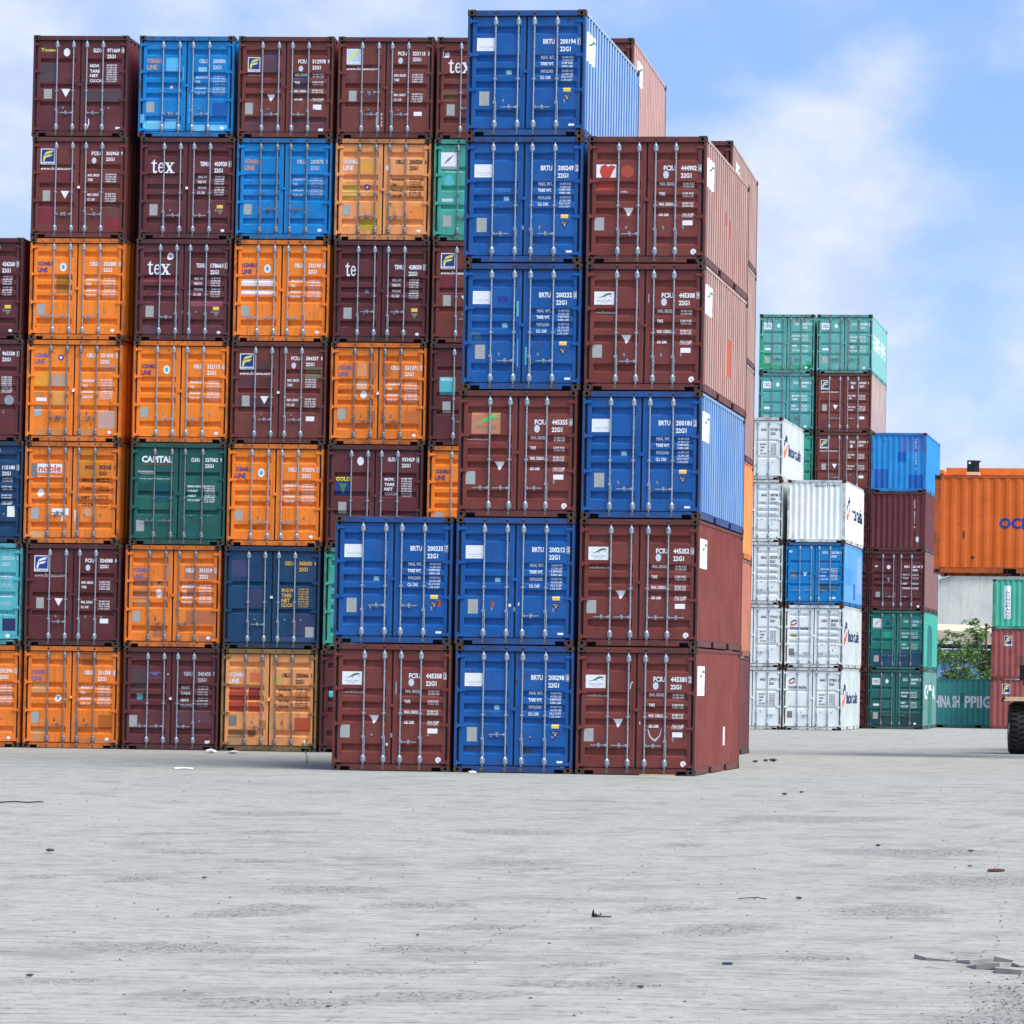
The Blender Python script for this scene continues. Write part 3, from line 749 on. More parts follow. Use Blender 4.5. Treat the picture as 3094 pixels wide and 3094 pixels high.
# ---- front block
FX0,FD,FG=-17.18,59.032,.126
FDX={(0,1):.016,(0,2):-.006,(1,1):-.025,(1,2):-.055,(1,3):-.051,(1,4):-.009,(1,5):-.024,(1,6):-.022,(2,1):-.084,(2,2):-.075,(2,3):-.067,(2,4):-.05,(2,5):-.053}
FN=['short front stack','tall front stack','right front stack']
def F(col,lev,colour,pre,num,chk,desc,handles,blank=False,extra=None,fade=.0,tri=True,scuff=None,**k):
    x=FX0+col*(CW+FG)+HW+FDX[(col,lev)]
    base=mk_vang(pre,num,chk,blank,tri)
    def mk(d):
        base(d)
        if extra: extra(d)
    root,doors=make_container((x,FD+3.029,(lev-1)*HZ),0,colour,lab(desc,num,lev,FN[col]),'5',mk,fade=fade,handles=handles,seed=col*10+lev,
        bars=(.238,.432,.568,.762) if pre=='BRTU' else (.262,.433,.574,.744),**k)
    return root
def x_a1(d):
    d.rect('tape_scrap',.497-.03,.487,.30,.40,'pg'); d.rect('tape_scrap',.515,.535,.30,.40,'fw'); d.rect('sticker',.455,.486,.78,.802,'w')
F(0,1,'red','FCIU','445358','2','red brown container with loose paper','vvrv',extra=x_a1,grime=.35,rust=.3)
F(0,2,'blue','BRTU','200235','7','royal blue container with a scraped hazard triangle','vlrv',extra=lambda d:(d.oval('rust_spot',.89,.68,.018,.03,'rd'),d.rect('sticker',.485,.49,.3,.33,'w')),tri=True)
def x_b1(d):
    d.patch(.06,.22,.79,.84,(52,74,120)); d.patch(.57,.66,.80,.85,(58,72,108)); d.rect('sticker',.90,.935,.945,.958,'fw')
F(1,1,'blue','BRTU','200298','0','royal blue container with scuffed bottom corners','vlvv',extra=x_b1,grime=.55,rust=.45)
F(1,2,'blue','BRTU','200212','5','royal blue container with torn white tape','vvrv',extra=lambda d:(d.rect('tape_scrap',.448,.485,.678,.70,'w'),d.rect('tape_scrap',.515,.54,.665,.69,'w'),d.oval('rust_spot',.315,.678,.014,.022,'rd')))
def x_b3(d):
    d.dec('logo_sticker',lambda p:(lizard(p,.105,.35,.175,.345),),[ink('rusty_sheet',(196,132,96)),ink('brightlizard',(90,216,110)),'pg'],.1); d.text('www.florens.com',.07,.24,.378,.395,'w',.0)
F(1,3,'red','FCIU','445355','6','red brown container with orange covered sign','llrv',blank=True,extra=x_b3)
def x_b4(d):
    d.rect('paint_scrape',.452,.486,.30,.42,'tq'); d.rect('paint_scrape',.515,.53,.30,.43,'tq'); d.rect('paint_scrape',.462,.486,.60,.82,'tq'); d.rect('paint_scrape',.515,.545,.66,.80,'tq')
    d.patch(.07,.15,.55,.60,(70,120,150)); d.patch(.29,.38,.26,.31,(22,60,150))
F(1,4,'blue','BRTU','200232','0','royal blue container with pale scraped seam','vlvl',extra=x_b4)
F(1,5,'blue','BRTU','200249','2','royal blue container with a pale repair stripe','rvvl',extra=lambda d:d.patch(.27,.39,.41,.44,(50,110,190)))
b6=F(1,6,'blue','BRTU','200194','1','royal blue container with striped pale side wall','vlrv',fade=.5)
side_vanguard(b6)
def x_c1(d):
    d.rect('paper_scrap',.475-.03,.487,.585,.612,'w'); d.rect('paper_scrap',.515,.535,.58,.605,'w'); 
    d.dec('scratch_mark',lambda p:stroke(p,[(U(.60),Z(.64)),(U(.62),Z(.70)),(U(.66),Z(.73)),(U(.70),Z(.69)),(U(.715),Z(.63))],[.02,.03,.04,.02,.01],0),['fw'],.6)
    d.dec('scratch_mark',lambda p:(stroke(p,[(U(.445),Z(.33)),(U(.455),Z(.28)),(U(.485),Z(.27))],[.02,.025,.02],0)),['pk'],.4)
c1=F(2,1,'red','FCIU','445381','2','red brown container with a curved white scratch','llrv',extra=x_c1)
c2=F(2,2,'red','FCIU','445352','0','red brown container with four level handles','llrr')
c3=F(2,3,'blue','BRTU','200181','2','royal blue container above two red brown ones','vlvl',fade=.34,extra=lambda d:d.rect('sticker',.50-.03,.487,.885,.905,'w'))
def x_c4(d):
    d.patch(.515,.535,.53,.66,(178,74,50)); d.rect('paint_scrape',.515,.535,.24,.31,'fw'); d.rect('paint_scrape',.47,.487,.24,.33,'pb')
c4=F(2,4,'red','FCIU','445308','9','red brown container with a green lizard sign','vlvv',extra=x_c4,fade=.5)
def x_c5(d):
    d.dec('torn_sticker',lambda p:(poly(p,[(U(.072),Z(.325)),(U(.24),Z(.325)),(U(.24),Z(.222)),(U(.072),Z(.222))],0),
       poly(p,[(U(.12),Z(.325)),(U(.19),Z(.325)),(U(.215),Z(.27)),(U(.235),Z(.24)),(U(.20),Z(.225)),(U(.17),Z(.24)),(U(.15),Z(.222)),(U(.11),Z(.235)),(U(.10),Z(.28))],1)),['w','r'],.1)
    d.oval('red_stain',.335,.275,.055,.05,'rd'); d.patch(.07,.22,.36,.43,(164,62,52)); d.text('www.florens',.28,.34,.425,.445,'w',.0)
c5=F(2,5,'red','FCIU','444902','6','red brown container with torn red sticker','vlvv',blank=True,extra=x_c5,fade=.5)
for q in (c1,c2,c3,c4,c5): side_vanguard(q)
side_patch(c4,3.15,3.7,.65,1.45,(190,88,60)); side_patch(c5,2.75,2.95,1.2,1.5,(176,92,76)); side_patch(c5,3.2,3.5,1.0,1.4,(168,84,70)); side_patch(c1,3.75,3.95,.55,.95,(222,206,204))
# ---- long wall behind
LXO,LYO,LYAW,LGP,LG2=-29.228,72.813,.03627,.1197,.0898
LDX={(0,1):.057,(0,2):.035,(0,3):-.048,(0,4):-.06,(0,5):-.039,(0,6):-.046,(0,7):-.077,(1,1):-.034,(1,2):-.048,(1,3):.032,(1,4):.039,(1,5):.053,(1,6):.096,(1,7):.017,(2,1):-.082,(2,2):-.063,(2,3):-.034,(2,4):-.001,(2,5):.014,(2,6):.024,(2,7):.016,
 (3,1):-.115,(3,2):-.076,(3,3):-.051,(3,4):-.015,(3,5):.02,(3,6):0,(3,7):.019,(4,3):-.049,(4,4):-.036,(4,5):-.025,(4,6):-.034,(4,7):-.005,(-1,1):.09,(-1,2):.06,(-1,3):.02,(-1,4):-.05,(-1,5):-.11}
LN={-1:'cut-off left stack',0:'leftmost full stack',1:'second full stack',2:'third full stack',3:'fourth full stack',4:'strip beside the blue stack',5:'rear wall',6:'right end of the rear wall'}
def Lr(col,lev,colour,num,desc,ch='5',marks=None,mode='full',label=None,bars=(.252,.425,.567,.738),**k):
    u=col*(CW+LGP)+(LG2 if col>0 else 0)+HW+LDX.get((col,lev),0); v=3.029; c,s=math.cos(LYAW),math.sin(LYAW)
    return make_container((LXO+u*c-v*s,LYO+u*s+v*c,(lev-1)*HZ),LYAW,colour,label or lab(desc,num,lev,LN[col]),ch,marks,mode=mode,bars=bars,seed=100+col*10+lev,**k)
# cut by the frame
Lr(-1,1,'orange2','331390','orange container',marks=mk_ocean('331390','5'),old=True)
Lr(-1,2,'cyan','200224','bright cyan container',ch='3',marks=mk_gen('OBLU','200224','3',.13,'lb',tv=[.32,.34,.40,.42,.50,.52,.58,.60],extra=lambda d:(d.rect('plate',.80,.94,.74,.86,'dn'),d.oval('sticker',.86,.91,.025,.018,'w'))))
Lr(-1,3,'navy','115180','navy blue container',marks=mk_gen('OBLU','115180','2',.24,tv=[.36,.385,.44,.465,.525,.55,.59,.61],extra=lambda d:(d.rect('sticker',.84,.92,.64,.745,'w'),)))
Lr(-1,4,'maroon','965538','maroon container with a circular scuff mark',ch='3c',marks=mk_gen('GLDU','965538','1',.12,extra=lambda d:(d.oval('scuff_mark',.86,.6,.05,.05,'g'),d.patch(.78,.93,.80,.92,(104,44,46)))))
Lr(-1,5,'darkmaroon','436260','maroon container with a yellow sticker',marks=mk_tex('TEMU','436260','9'))
# first full stack
def x01(d): 
    d.patch(.08,.255,.36,.47,(212,150,92)); d.patch(.08,.24,.80,.93,(206,140,84)); d.patch(.60,.755,.06,.19,(166,92,32)); d.patch(.79,.94,.67,.81,(178,98,30)); d.patch(.60,.95,.90,.945,(196,120,72)); d.patch(.47,.487,.22,.36,(206,146,84)); d.patch(.515,.55,.66,.84,(206,140,90))
Lr(0,1,'orange2','331358','patched orange container',marks=mk_ocean('331358','8',lc='pb',seal=None,tt=.235,extra=lambda d:(x01(d),d.oval('inspection_sticker',.355,.51,.033,.038,'w','g'))),old=True,handles='vlvl',seal='ye')
Lr(0,2,'darkmaroon','324388','maroon container with a blue flag logo',ch='3',marks=mk_flor('324388','0',yy=False,logo='b'),handles='vlvv')
def x03(d):
    d.rect('sign',.125,.39,.22,.305,'w'); d.text('noble',.14,.38,.228,.298,'or',.03); d.rect('sign',.065,.13,.215,.35,'pg'); d.text('www.noble.com',.13,.39,.335,.35,'w',0)
    d.oval('inspection_sticker',.165,.505,.035,.04,'w'); d.rect('data_plate',.07,.155,.655,.765,'pl'); d.rect('paper_scrap',.29,.48,.655,.72,'w'); d.rect('paper_scrap',.515,.545,.67,.78,'w'); d.rect('paper_scrap',.39,.43,.70,.78,'w')
    d.patch(.065,.22,.885,.945,(212,168,120)); d.patch(.63,.72,.655,.73,(214,164,120)); d.patch(.57,.80,.10,.34,(214,128,36)); d.patch(.515,.55,.76,.93,(206,156,104))
Lr(0,3,'orange2','202242','orange container with black figures and torn paper',marks=mk_gen('SAXU','202242','0',.228,'k',labs=('MAX.GROSS','TARE','NET','CU.CAP.'),ts=(.36,.44,.53,.60),tv=[.355,.38,.44,.465,.52,.55,.60,.63],plate=None,extra=x03),handles='vlvv',old=True,seal='pg')
def x04(d):
    d.patch(.08,.24,.335,.465,(240,160,50)); d.patch(.265,.425,.335,.455,(196,160,140)); d.patch(.285,.40,.51,.66,(222,150,76)); d.patch(.76,.94,.695,.87,(202,164,150)); d.patch(.78,.94,.235,.31,(206,140,100)); d.patch(.08,.185,.51,.56,(206,130,60)); d.patch(.56,.72,.88,.94,(204,140,92)); d.patch(.08,.44,.88,.94,(206,134,78)); d.patch(.47,.487,.63,.94,(208,140,84)); d.rect('sticker',.10,.215,.57,.605,'w')
    d.oval('inspection_sticker',.355,.175,.03,.03,'b','w')
Lr(0,4,'orange','331410','orange container with many square paint patches',ch='3c',marks=mk_ocean('331410','0',lc='pb',seal=None,tt=.13,extra=x04,ch='3c'),handles='rlvl',old=True,seal='w')
Lr(0,5,'orange','332000','bright orange container with an ochre square patch',marks=mk_ocean('332000','0',extra=lambda d:d.patch(.275,.43,.37,.54,(172,110,34))),handles='llrv')
Lr(0,6,'brown','303963','red brown container with a blue flag logo',ch='3c',marks=mk_flor('303963','9',white=False,extra=None) if False else (lambda d:(mk_flor('303963','9',white=False)(d),d.patch(.075,.405,.345,.45,(108,40,48)),d.patch(.07,.25,.66,.86,(122,44,52)),d.patch(.78,.94,.655,.79,(102,58,56)),d.patch(.78,.94,.79,.93,(132,44,48)))),handles='rlvl',seal='w')
def x07(d):
    d.text('Touax',.075,.24,.125,.158,'ty',.03); d.oval('inspection_sticker',.35,.165,.034,.04,'w'); d.patch(.07,.265,.275,.46,(82,66,72)); d.patch(.28,.44,.275,.42,(100,48,56)); d.patch(.58,.94,.53,.65,(80,64,70)); d.tri(.30,.395,.528,.61)
    d.rect('sticker',.88,.93,.902,.922,'w'); d.dec('scratch_mark',lambda p:stroke(p,[(U(.595),Z(.82)),(U(.598),Z(.87)),(U(.585),Z(.91))],[.02,.03,.01],0),['w'],.59)
Lr(0,7,'maroon','971669','maroon container with small yellow lettering',ch='3b',marks=mk_gen('GLDU','971669','8',.125,labs=('MGW.','TARE','NET','CU.CAP.'),ts=(.283,.335,.38,.43),tv=[.283+i*.023 for i in range(8)],plate=(.115,.20,.53,.625),extra=x07),handles='vlrv')
# second full stack
def x11(d):
    d.patch(.075,.24,.20,.43,(84,62,66)); d.dec('ornate_logo',lambda p:(stroke(p,[(U(.25),Z(.262)),(U(.29),Z(.245)),(U(.33),Z(.27)),(U(.37),Z(.24)),(U(.40),Z(.26))],[.01,.03,.05,.03,.01],0),ell(p,U(.325),Z(.252),.035,.04,0),sh_text(p,'CRONOS',U(.25),U(.40),Z(.305),Z(.292),0,.0)),['pb'],.3)
    d.rect('sticker',.135,.195,.455,.51,'tq'); d.patch(.58,.94,.62,.74,(96,58,66)); d.rect('sticker',.865,.92,.905,.932,'w'); d.dec('mark',lambda p:(ell(p,U(.462),Z(.262),.012,.025,0),ell(p,U(.475),Z(.30),.012,.04,0)),['w'],.4)
Lr(1,1,'maroon','345405','maroon container with a small purple crest',marks=mk_gen('CRXU','345405','7',.235,'fw',labs=('MAX','TARE','MAX','CU.CAP'),ts=(.375,.43,.495,.55),tv=[.37,.395,.425,.45,.485,.51,.54,.565],plate=(.065,.15,.665,.78),extra=x11,box=False),handles='llrv',seal='w')
def x12(d):
    for q in ((.08,.25,.32,.41,(176,108,74)),(.08,.25,.44,.53,(180,116,82)),(.08,.24,.55,.60,(214,160,110)),(.285,.42,.34,.41,(226,150,86)),(.33,.39,.355,.39,(176,94,54)),(.62,.95,.20,.33,(184,112,80)),(.65,.74,.35,.52,(186,112,76)),(.64,.95,.64,.77,(190,110,68)),(.30,.42,.80,.90,(178,108,80)),(.79,.95,.88,.94,(180,110,84)),(.515,.55,.62,.70,(184,110,76)),(.42,.487,.18,.32,(196,128,88))): d.patch(*q)
    d.oval('inspection_sticker',.352,.475,.035,.04,'w')
Lr(1,2,'orange2','331319','orange container with brown rectangular patches',marks=mk_ocean('331319','2',lc='pb',seal=None,tt=.225,extra=x12),handles='vlrv',old=True)
def x13(d):
    d.text('CAPITAL',.11,.435,.130,.197,'w',.05); d.dec('rule',lambda p:stroke(p,[(U(.11),Z(.213)),(U(.43),Z(.213))],.012,0),['rd'],.2); d.rect('sticker',.07,.25,.278,.31,'fw'); d.text('www.capital-lease.com',.085,.42,.345,.365,'w',0)
    d.patch(.075,.215,.395,.49,(10,78,76)); d.patch(.24,.44,.395,.585,(8,82,92)); d.patch(.60,.70,.87,.92,(14,96,98)); d.rect('data_plate',.065,.15,.76,.87,'pl'); d.rect('tape_scrap',.488-.012,.487,.48,.50,'w')
Lr(1,3,'green','327062','dark green container with large white lettering',ch='3',marks=mk_gen('CLHU','327062','9',.145,labs=('MAX.GROSS','TARE','NET','CU.CAP'),ts=(.415,.46,.505,.55),tv=[.415+i*.022 for i in range(8)],plate=None,extra=x13,hl=.02,box=False),handles='llvv',old=True,bars=(.25,.43,.57,.755))
Lr(1,4,'orange','332115','bright orange container with scraped seam',marks=mk_ocean('332115','6'),handles='vlrv')
def x15(d):
    d.oval('inspection_sticker',.35,.17,.035,.037,'w','g'); d.patch(.065,.42,.385,.42,(140,62,76)); d.patch(.58,.94,.60,.66,(140,70,84)); d.patch(.065,.26,.86,.935,(92,64,72)); 
Lr(1,5,'maroon','178661','maroon container with round sticker above white letters',marks=mk_tex('TGHU','178661','1',extra=x15),handles='rvvv')
Lr(1,6,'maroon','403920','maroon container with large white serif letters',marks=mk_tex('TEMU','403920','1',extra=lambda d:(d.patch(.065,.44,.365,.40,(112,66,58)),d.patch(.065,.40,.445,.48,(100,60,58)))),handles='vlrv',seal='w')
def x17(d):
    for q in ((.28,.41,.215,.345,(96,186,232)),(.05,.235,.83,.92,(110,190,224)),(.275,.395,.815,.915,(116,196,230)),(.57,.70,.875,.935,(120,196,226)),(.755,.94,.875,.93,(120,196,226)),(.46,.487,.30,.44,(90,180,226)),(.515,.54,.56,.86,(92,184,230)),(.62,.715,.305,.35,(140,196,226)),(.78,.94,.655,.79,(6,88,168)),(.02,.06,.775,.86,(100,180,216))): d.patch(*q)
    d.oval('inspection_sticker',.335,.50,.03,.028,'pb','w')
Lr(1,7,'sky','200886','bright blue container with pale blue patches',marks=mk_ocean('200886','',c='lb',lc='o',seal=None,tt=.225,extra=x17),handles='rlvl',old=False)
# third full stack
def x21(d):
    for q in ((.295,.40,.235,.325,(208,112,66)),(.08,.26,.38,.62,(178,76,52)),(.28,.40,.38,.50,(140,44,36)),(.28,.40,.52,.62,(200,86,52)),(.77,.94,.67,.80,(176,74,36)),(.07,.25,.80,.87,(150,112,72)),(.07,.25,.87,.93,(178,138,98)),(.28,.36,.80,.86,(146,88,62)),(.515,.64,.26,.35,(204,164,84)),(.45,.487,.24,.43,(206,170,92)),(.40,.487,.70,.79,(184,124,56))): d.patch(*q)
Lr(2,1,'pale','205066','pale orange container with yellow posts',marks=mk_ocean('205066','1',c='k',lc='w',seal=None,tt=.235,plate='pg',extra=x21),handles='vlvv',old=True,gold_frame=True,seal='ye')
def x22(d):
    d.patch(.07,.24,.14,.30,(62,66,110)); d.patch(.22,.40,.42,.60,(50,62,96)); d.patch(.70,.94,.66,.86,(52,62,100)); d.rect('data_plate',.855,.945,.785,.885,'pl'); d.patch(.60,.95,.885,.93,(56,72,112))
Lr(2,2,'navy','368650','navy blue container with ochre figures',ch='2',marks=mk_gen('GESU','368650','4',.145,'y',labs=('M.G.W.','TARE','NET','CU.CAP'),ts=(.41,.46,.51,.555),tv=[.41+i*.024 for i in range(8)],plate=None,extra=x22,hl=.038,box=False),handles='vlvv',seal='w')
Lr(2,3,'orange','332076','clean bright orange container',marks=mk_ocean('332076','1'),handles='vlrv')
def x24(d):
    d.patch(.07,.27,.345,.44,(92,54,66)); d.patch(.28,.42,.345,.44,(88,48,46)); d.patch(.07,.25,.53,.64,(86,48,62)); d.patch(.27,.40,.53,.655,(82,46,60)); d.patch(.775,.95,.245,.30,(112,102,78)); d.patch(.775,.95,.32,.36,(122,112,88)); d.patch(.28,.42,.18,.29,(90,52,48))
Lr(2,4,'brown','384357','brown container with olive and purple patches',ch='3c',marks=lambda d:(mk_flor('384357','0')(d),x24(d)),handles='vlvl',seal='w')
Lr(2,5,'orange','332149','orange container with white washed stripes',marks=mk_ocean('332149','6',extra=lambda d:(d.patch(.075,.43,.385,.455,(240,222,220)),d.patch(.075,.43,.49,.54,(240,220,216)))),handles='llrv')
Lr(2,6,'sky','200878','bright blue container without patches',marks=mk_ocean('200878','5',c='fw',lc='o',seal=None,tt=.21),handles='vlrv',old=True)
Lr(2,7,'brown','512978','red brown container with small blue flag logo',marks=lambda d:(mk_flor('512978','9',v3=False)(d),d.patch(.28,.43,.13,.36,(92,64,80)),d.patch(.59,.74,.38,.52,(84,62,78)),d.patch(.07,.94,.80,.94,(96,54,60))),handles='vlrv',grime=.4)
# fourth full stack
Lr(3,1,'darkmaroon','','dark maroon container showing a thin strip',marks=lambda d:(d.rect('sticker',.09,.2,.40,.47,'tq'),))
Lr(3,2,'teal','','green container showing a thin strip',marks=None,old=True)
def x33(d):
    d.oval('inspection_sticker',.345,.16,.035,.042,'w')
    d.dec('logo_sticker',lambda p:(poly(p,[(U(.085),Z(.50)),(U(.245),Z(.50)),(U(.245),Z(.36)),(U(.085),Z(.36))],0),sh_text(p,'GOLD',U(.09),U(.24),Z(.355),Z(.315),1,.03),poly(p,[(U(.12),Z(.38)),(U(.21),Z(.38)),(U(.18),Z(.44)),(U(.175),Z(.48)),(U(.155),Z(.48)),(U(.15),Z(.44))],2)),['fb','ty','l'],.1)
    d.rect('data_plate',.12,.205,.56,.67,'pl')
Lr(3,3,'maroon','933429','maroon container with a gold lettered blue sign',ch='3c',marks=mk_gen('GLDU','933429','4',.12,labs=('MGW.','TARE','NET','CU.CAP'),ts=(.32,.37,.415,.46),tv=[.32+i*.024 for i in range(8)],plate=None,extra=x33),handles='vlrv')
def x34(d):
    for q in ((.275,.38,.20,.33,(226,150,96)),(.39,.487,.20,.36,(190,110,62)),(.515,.62,.20,.33,(196,104,52)),(.275,.38,.37,.46,(232,176,140)),(.39,.487,.67,.80,(176,100,56)),(.515,.56,.67,.79,(182,98,48)),(.775,.94,.67,.78,(206,112,52))): d.patch(*q)
    d.oval('inspection_sticker',.345,.51,.035,.038,'w')
Lr(3,4,'orange2','331371','orange container with tan patches near its logo',marks=mk_ocean('331371','5',lc='pb',seal=None,tt=.225,extra=x34),handles='vlvl',old=True,seal='w')
Lr(3,5,'darkmaroon','428050','maroon container with two white serif letters',marks=mk_tex('TEMU','428050','1','te',gl=True),handles='vlvl')
def x36(d):
    for q in ((.26,.40,.215,.33,(226,160,70)),(.07,.245,.45,.53,(218,176,90)),(.07,.24,.54,.60,(222,176,92)),(.25,.40,.79,.90,(196,160,50)),(.40,.487,.64,.94,(206,150,60)),(.515,.56,.64,.94,(200,150,54)),(.77,.94,.66,.79,(238,140,60))): d.patch(*q)
    d.oval('inspection_sticker',.33,.475,.03,.028,'b','w'); d.oval('sticker',.545,.285,.02,.025,'w')
Lr(3,6,'pale','205020','pale orange container with yellow patches',marks=mk_ocean('205020','6',c='k',lc='w',seal=None,tt=.205,plate='pl',extra=x36),handles='rlrv',old=True)
def x37(d):
    d.dec('diamond_stain',lambda p:poly(p,[(U(.085),Z(.39)),(U(.15),Z(.455)),(U(.22),Z(.39)),(U(.15),Z(.335))],0),[ink('rust_mark',(108,66,60))],.1); d.oval('round_stain',.33,.565,.055,.055,ink_k('stain2',(88,56,60)))
    for z,q in ((.80,.02),(.84,.03),(.76,.015),(.87,.02)): d.dec('scratch_mark',lambda p,z=z,q=q:ell(p,U(.46+q*.3),Z(z),.02+q*.4,.035,0,7),['pk'],.4)
    d.rect('tape_scrap',.405,.43,.74,.88,'w')
def ink_k(n,c): 
    INK[n]=ink(n,c); return n
Lr(3,7,'brown','323115','red brown container with a faded flag logo',ch='3c',marks=lambda d:(mk_flor('323115','3',logo=ink_k('paleflag',(196,222,240)),white=False)(d),x37(d),d.rect('sticker',.80,.885,.735,.775,'w')) and None,handles='vlvl')
# strip beside the tall front stack
Lr(4,3,'orange','','orange container showing its left edge',marks=mk_ocean('332','1'))
Lr(4,4,'darkmaroon','','maroon container with a pale blue square sign',ch='3b',marks=lambda d:d.dec('logo_sticker',lambda p:(poly(p,[(U(.10),Z(.50)),(U(.265),Z(.50)),(U(.265),Z(.33)),(U(.10),Z(.33))],0),sh_text(p,'GOLD',U(.11),U(.255),Z(.365),Z(.338),1,.03)),['tq','w'],.1) or d.rect('data_plate',.135,.22,.57,.68,'pl'),handles='vlvv')
Lr(4,5,'brown','','red brown container with a blue flag logo',ch='3c',marks=lambda d:(mk_flor('303','9')(d),d.patch(.075,.25,.35,.47,(110,38,48))) and None,handles='vlvv')
def x46(d):
    d.dec('logo_sticker',lambda p:(poly(p,[(U(.07),Z(.29)),(U(.235),Z(.29)),(U(.235),Z(.13)),(U(.07),Z(.13))],0),stroke(p,[(U(.10),Z(.245)),(U(.15),Z(.20)),(U(.20),Z(.155))],[.01,.06,.01],1)),['w','pg'],.1)
    d.oval('scuff_mark',.155,.415,.055,.06,'tq'); d.rect('sticker',.085,.205,.585,.615,'lb'); d.rect('data_plate',.10,.19,.75,.86,'pl'); d.text('www.dongfang.com',.12,.29,.315,.33,'w',0)
Lr(4,6,'teal','','green container with a white square sign',ch='3c',marks=x46,old=True,handles='rvvv')
Lr(4,7,'brown','','red brown container with white serif letters',marks=mk_tex('TEMU','40','1',extra=lambda d:(d.rect('sticker',.06,.12,.145,.20,'lb'),d.patch(.06,.22,.53,.62,(120,86,62)))),handles='rvvv')
HID='steel container hidden from view inside the wall behind the front stacks'
for col,lev in [(4,1),(4,2)]+[(5,l) for l in range(1,7)]: Lr(col,lev,'brown','','',mode='hidden',label=HID)
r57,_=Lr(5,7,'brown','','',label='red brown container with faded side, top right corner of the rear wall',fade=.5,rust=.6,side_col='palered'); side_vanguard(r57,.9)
side_patch(r57,3.4,4.6,.17,.5,(128,112,92))
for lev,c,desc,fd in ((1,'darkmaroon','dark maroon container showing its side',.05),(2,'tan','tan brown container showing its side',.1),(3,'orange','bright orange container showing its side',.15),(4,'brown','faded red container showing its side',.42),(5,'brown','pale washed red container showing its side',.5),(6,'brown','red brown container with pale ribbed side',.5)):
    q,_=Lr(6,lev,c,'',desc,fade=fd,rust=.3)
    if lev==6: side_vanguard(q,1.0)
# ---- white stacks and green stacks on the right
def G(name,rx,y,yaw,lev,colour,desc,num='',ch='5',marks=None,back=False,mode='full',label=None,dx=0,**k):
    x=rx-HW+dx; v=3.029; c,s=math.cos(yaw),math.sin(yaw)
    return make_container((x-v*s,y+v*c,(lev-1)*HZ),yaw+(math.pi if back else 0),colour,label or lab(desc,num,lev,name),ch,marks,mode=mode,seed=hash_(name)+lev,**k)
def hash_(s): return sum(ord(c) for c in s)
def dark_marks(num,chk,kind,extra=None):
    def f(d):
        t0=.175 if kind=='2' else .225
        d.code('IAAU',num,chk,t0,.045,'k',uu=(.63,.725),un=(.785,.915),box=False)
        if kind=='2': d.spec(['M.G.W.','TARE','NET','CU.CAP.'],[.42,.47,.52,.57],[.72,.69,.67,.72],[.42+i*.025 for i in range(8)],c='k',u0=.615,uv=(.79,.89))
        else: d.spec(['MAX.WT.','TARE','NET','CU.CAP'],[.357,.45,.55,.62],[.70,.65,.65,.66],[.357,.38,.45,.475,.54,.56,.62,.64],c='g',u0=.62,uv=(.79,.89))
        d.rect('data_plate',.07,.16,.70,.805,'pg')
        if kind=='5': d.oval('sticker',.92,.93,.022,.018,'dn')
        else: d.rect('sticker',.87,.91,.91,.93,'w')
        if extra: extra(d)
    return f
def inter_logo(d,t0,oc,txt_t):
    def lg(p):
        x0,x1,z0,z1=U(.095),U(.205),Z(t0+.105),Z(t0); w=x1-x0;h=z1-z0
        q=lambda pts,m:poly(p,[(x0+a*w,z0+b*h) for a,b in pts],m)
        q([(.0,.62),(.6,1.),(1,.85),(1,.62),(.62,.80),(.28,.58),(.0,.42)],0)
        q([(.0,.42),(.0,.14),(.4,.0),(1,.36),(1,.62),(.62,.40),(.42,.25)],1)
    d.dec('logo',lg,['dn',oc],.1); d.text('Interasia',.092,.40,txt_t,txt_t+.052,'dn',.022)
EN1,EN2,CN,DN,GN='left white stack','right white stack','green rear stack','red and green stack','stack with blue top'
EY=121.58
def big_side(root,L=6.058,oc='or'):
    """logo and Interasia lettering along the ribbed side wall"""
    p=MB(); sp=rsc(root)
    q=lambda pts,m:poly(p,[(.45+a*.95,.95+b*1.05) for a,b in pts],m)
    q([(.0,.55),(.7,1.),(1,.85),(1,.60),(.7,.75),(.0,.35)],0); q([(.0,.35),(.0,.05),(.3,.0),(1,.40),(1,.60),(.3,.22),(.3,.30)],1)
    sh_text(p,'Interasia',1.8,5.3,1.10,1.62,0,.03)
    side_decal(sp,'side_lettering',p,[INK['dn'],INK[oc]],L)
def side_small(root,y0=.2,z0=.5,z1=2.3,m='w',L=6.058,s_='CCLU 384490 7'):
    p=MB(); n=len(s_); h=(z1-z0)/n
    for i,ch in enumerate(s_):
        if ch!=' ': sh_text(p,ch,y0,y0+.16,z1-(i+1)*h+h*.15,z1-i*h,0,.02)
    side_decal(rsc(root),'side_lettering',p,[INK[m]],L)
G(EN1,-16.40,EY,-.02,1,'white','white container','279715',ch='2',marks=dark_marks('279715','6','2'),handles='vlvr',rust=.15)
G(EN1,-16.40,EY,-.02,2,'white','white container with white paper on the door','279142',ch='2',marks=dark_marks('279142','0','2',lambda d:d.rect('paper',.64,.72,.41,.47,'w')),handles='vlrv',rust=.15)
G(EN1,-16.44,EY,-.02,3,'white','white ribbed door container','287375',marks=dark_marks('287375','0','5'),rust=.15)
G(EN1,-16.47,EY,-.02,4,'white','white ribbed door container','287748',marks=dark_marks('287748','5','5'),rust=.15)
q,_=G(EN1,-16.51,EY,-.02,5,'white','white container with dark side lettering','271758',ch='2',marks=dark_marks('271758','3','2'),rust=.15); big_side(q)
def x_e1(d): inter_logo(d,.165,'or',.285); d.rect('paper',.29,.385,.42,.53,'w')
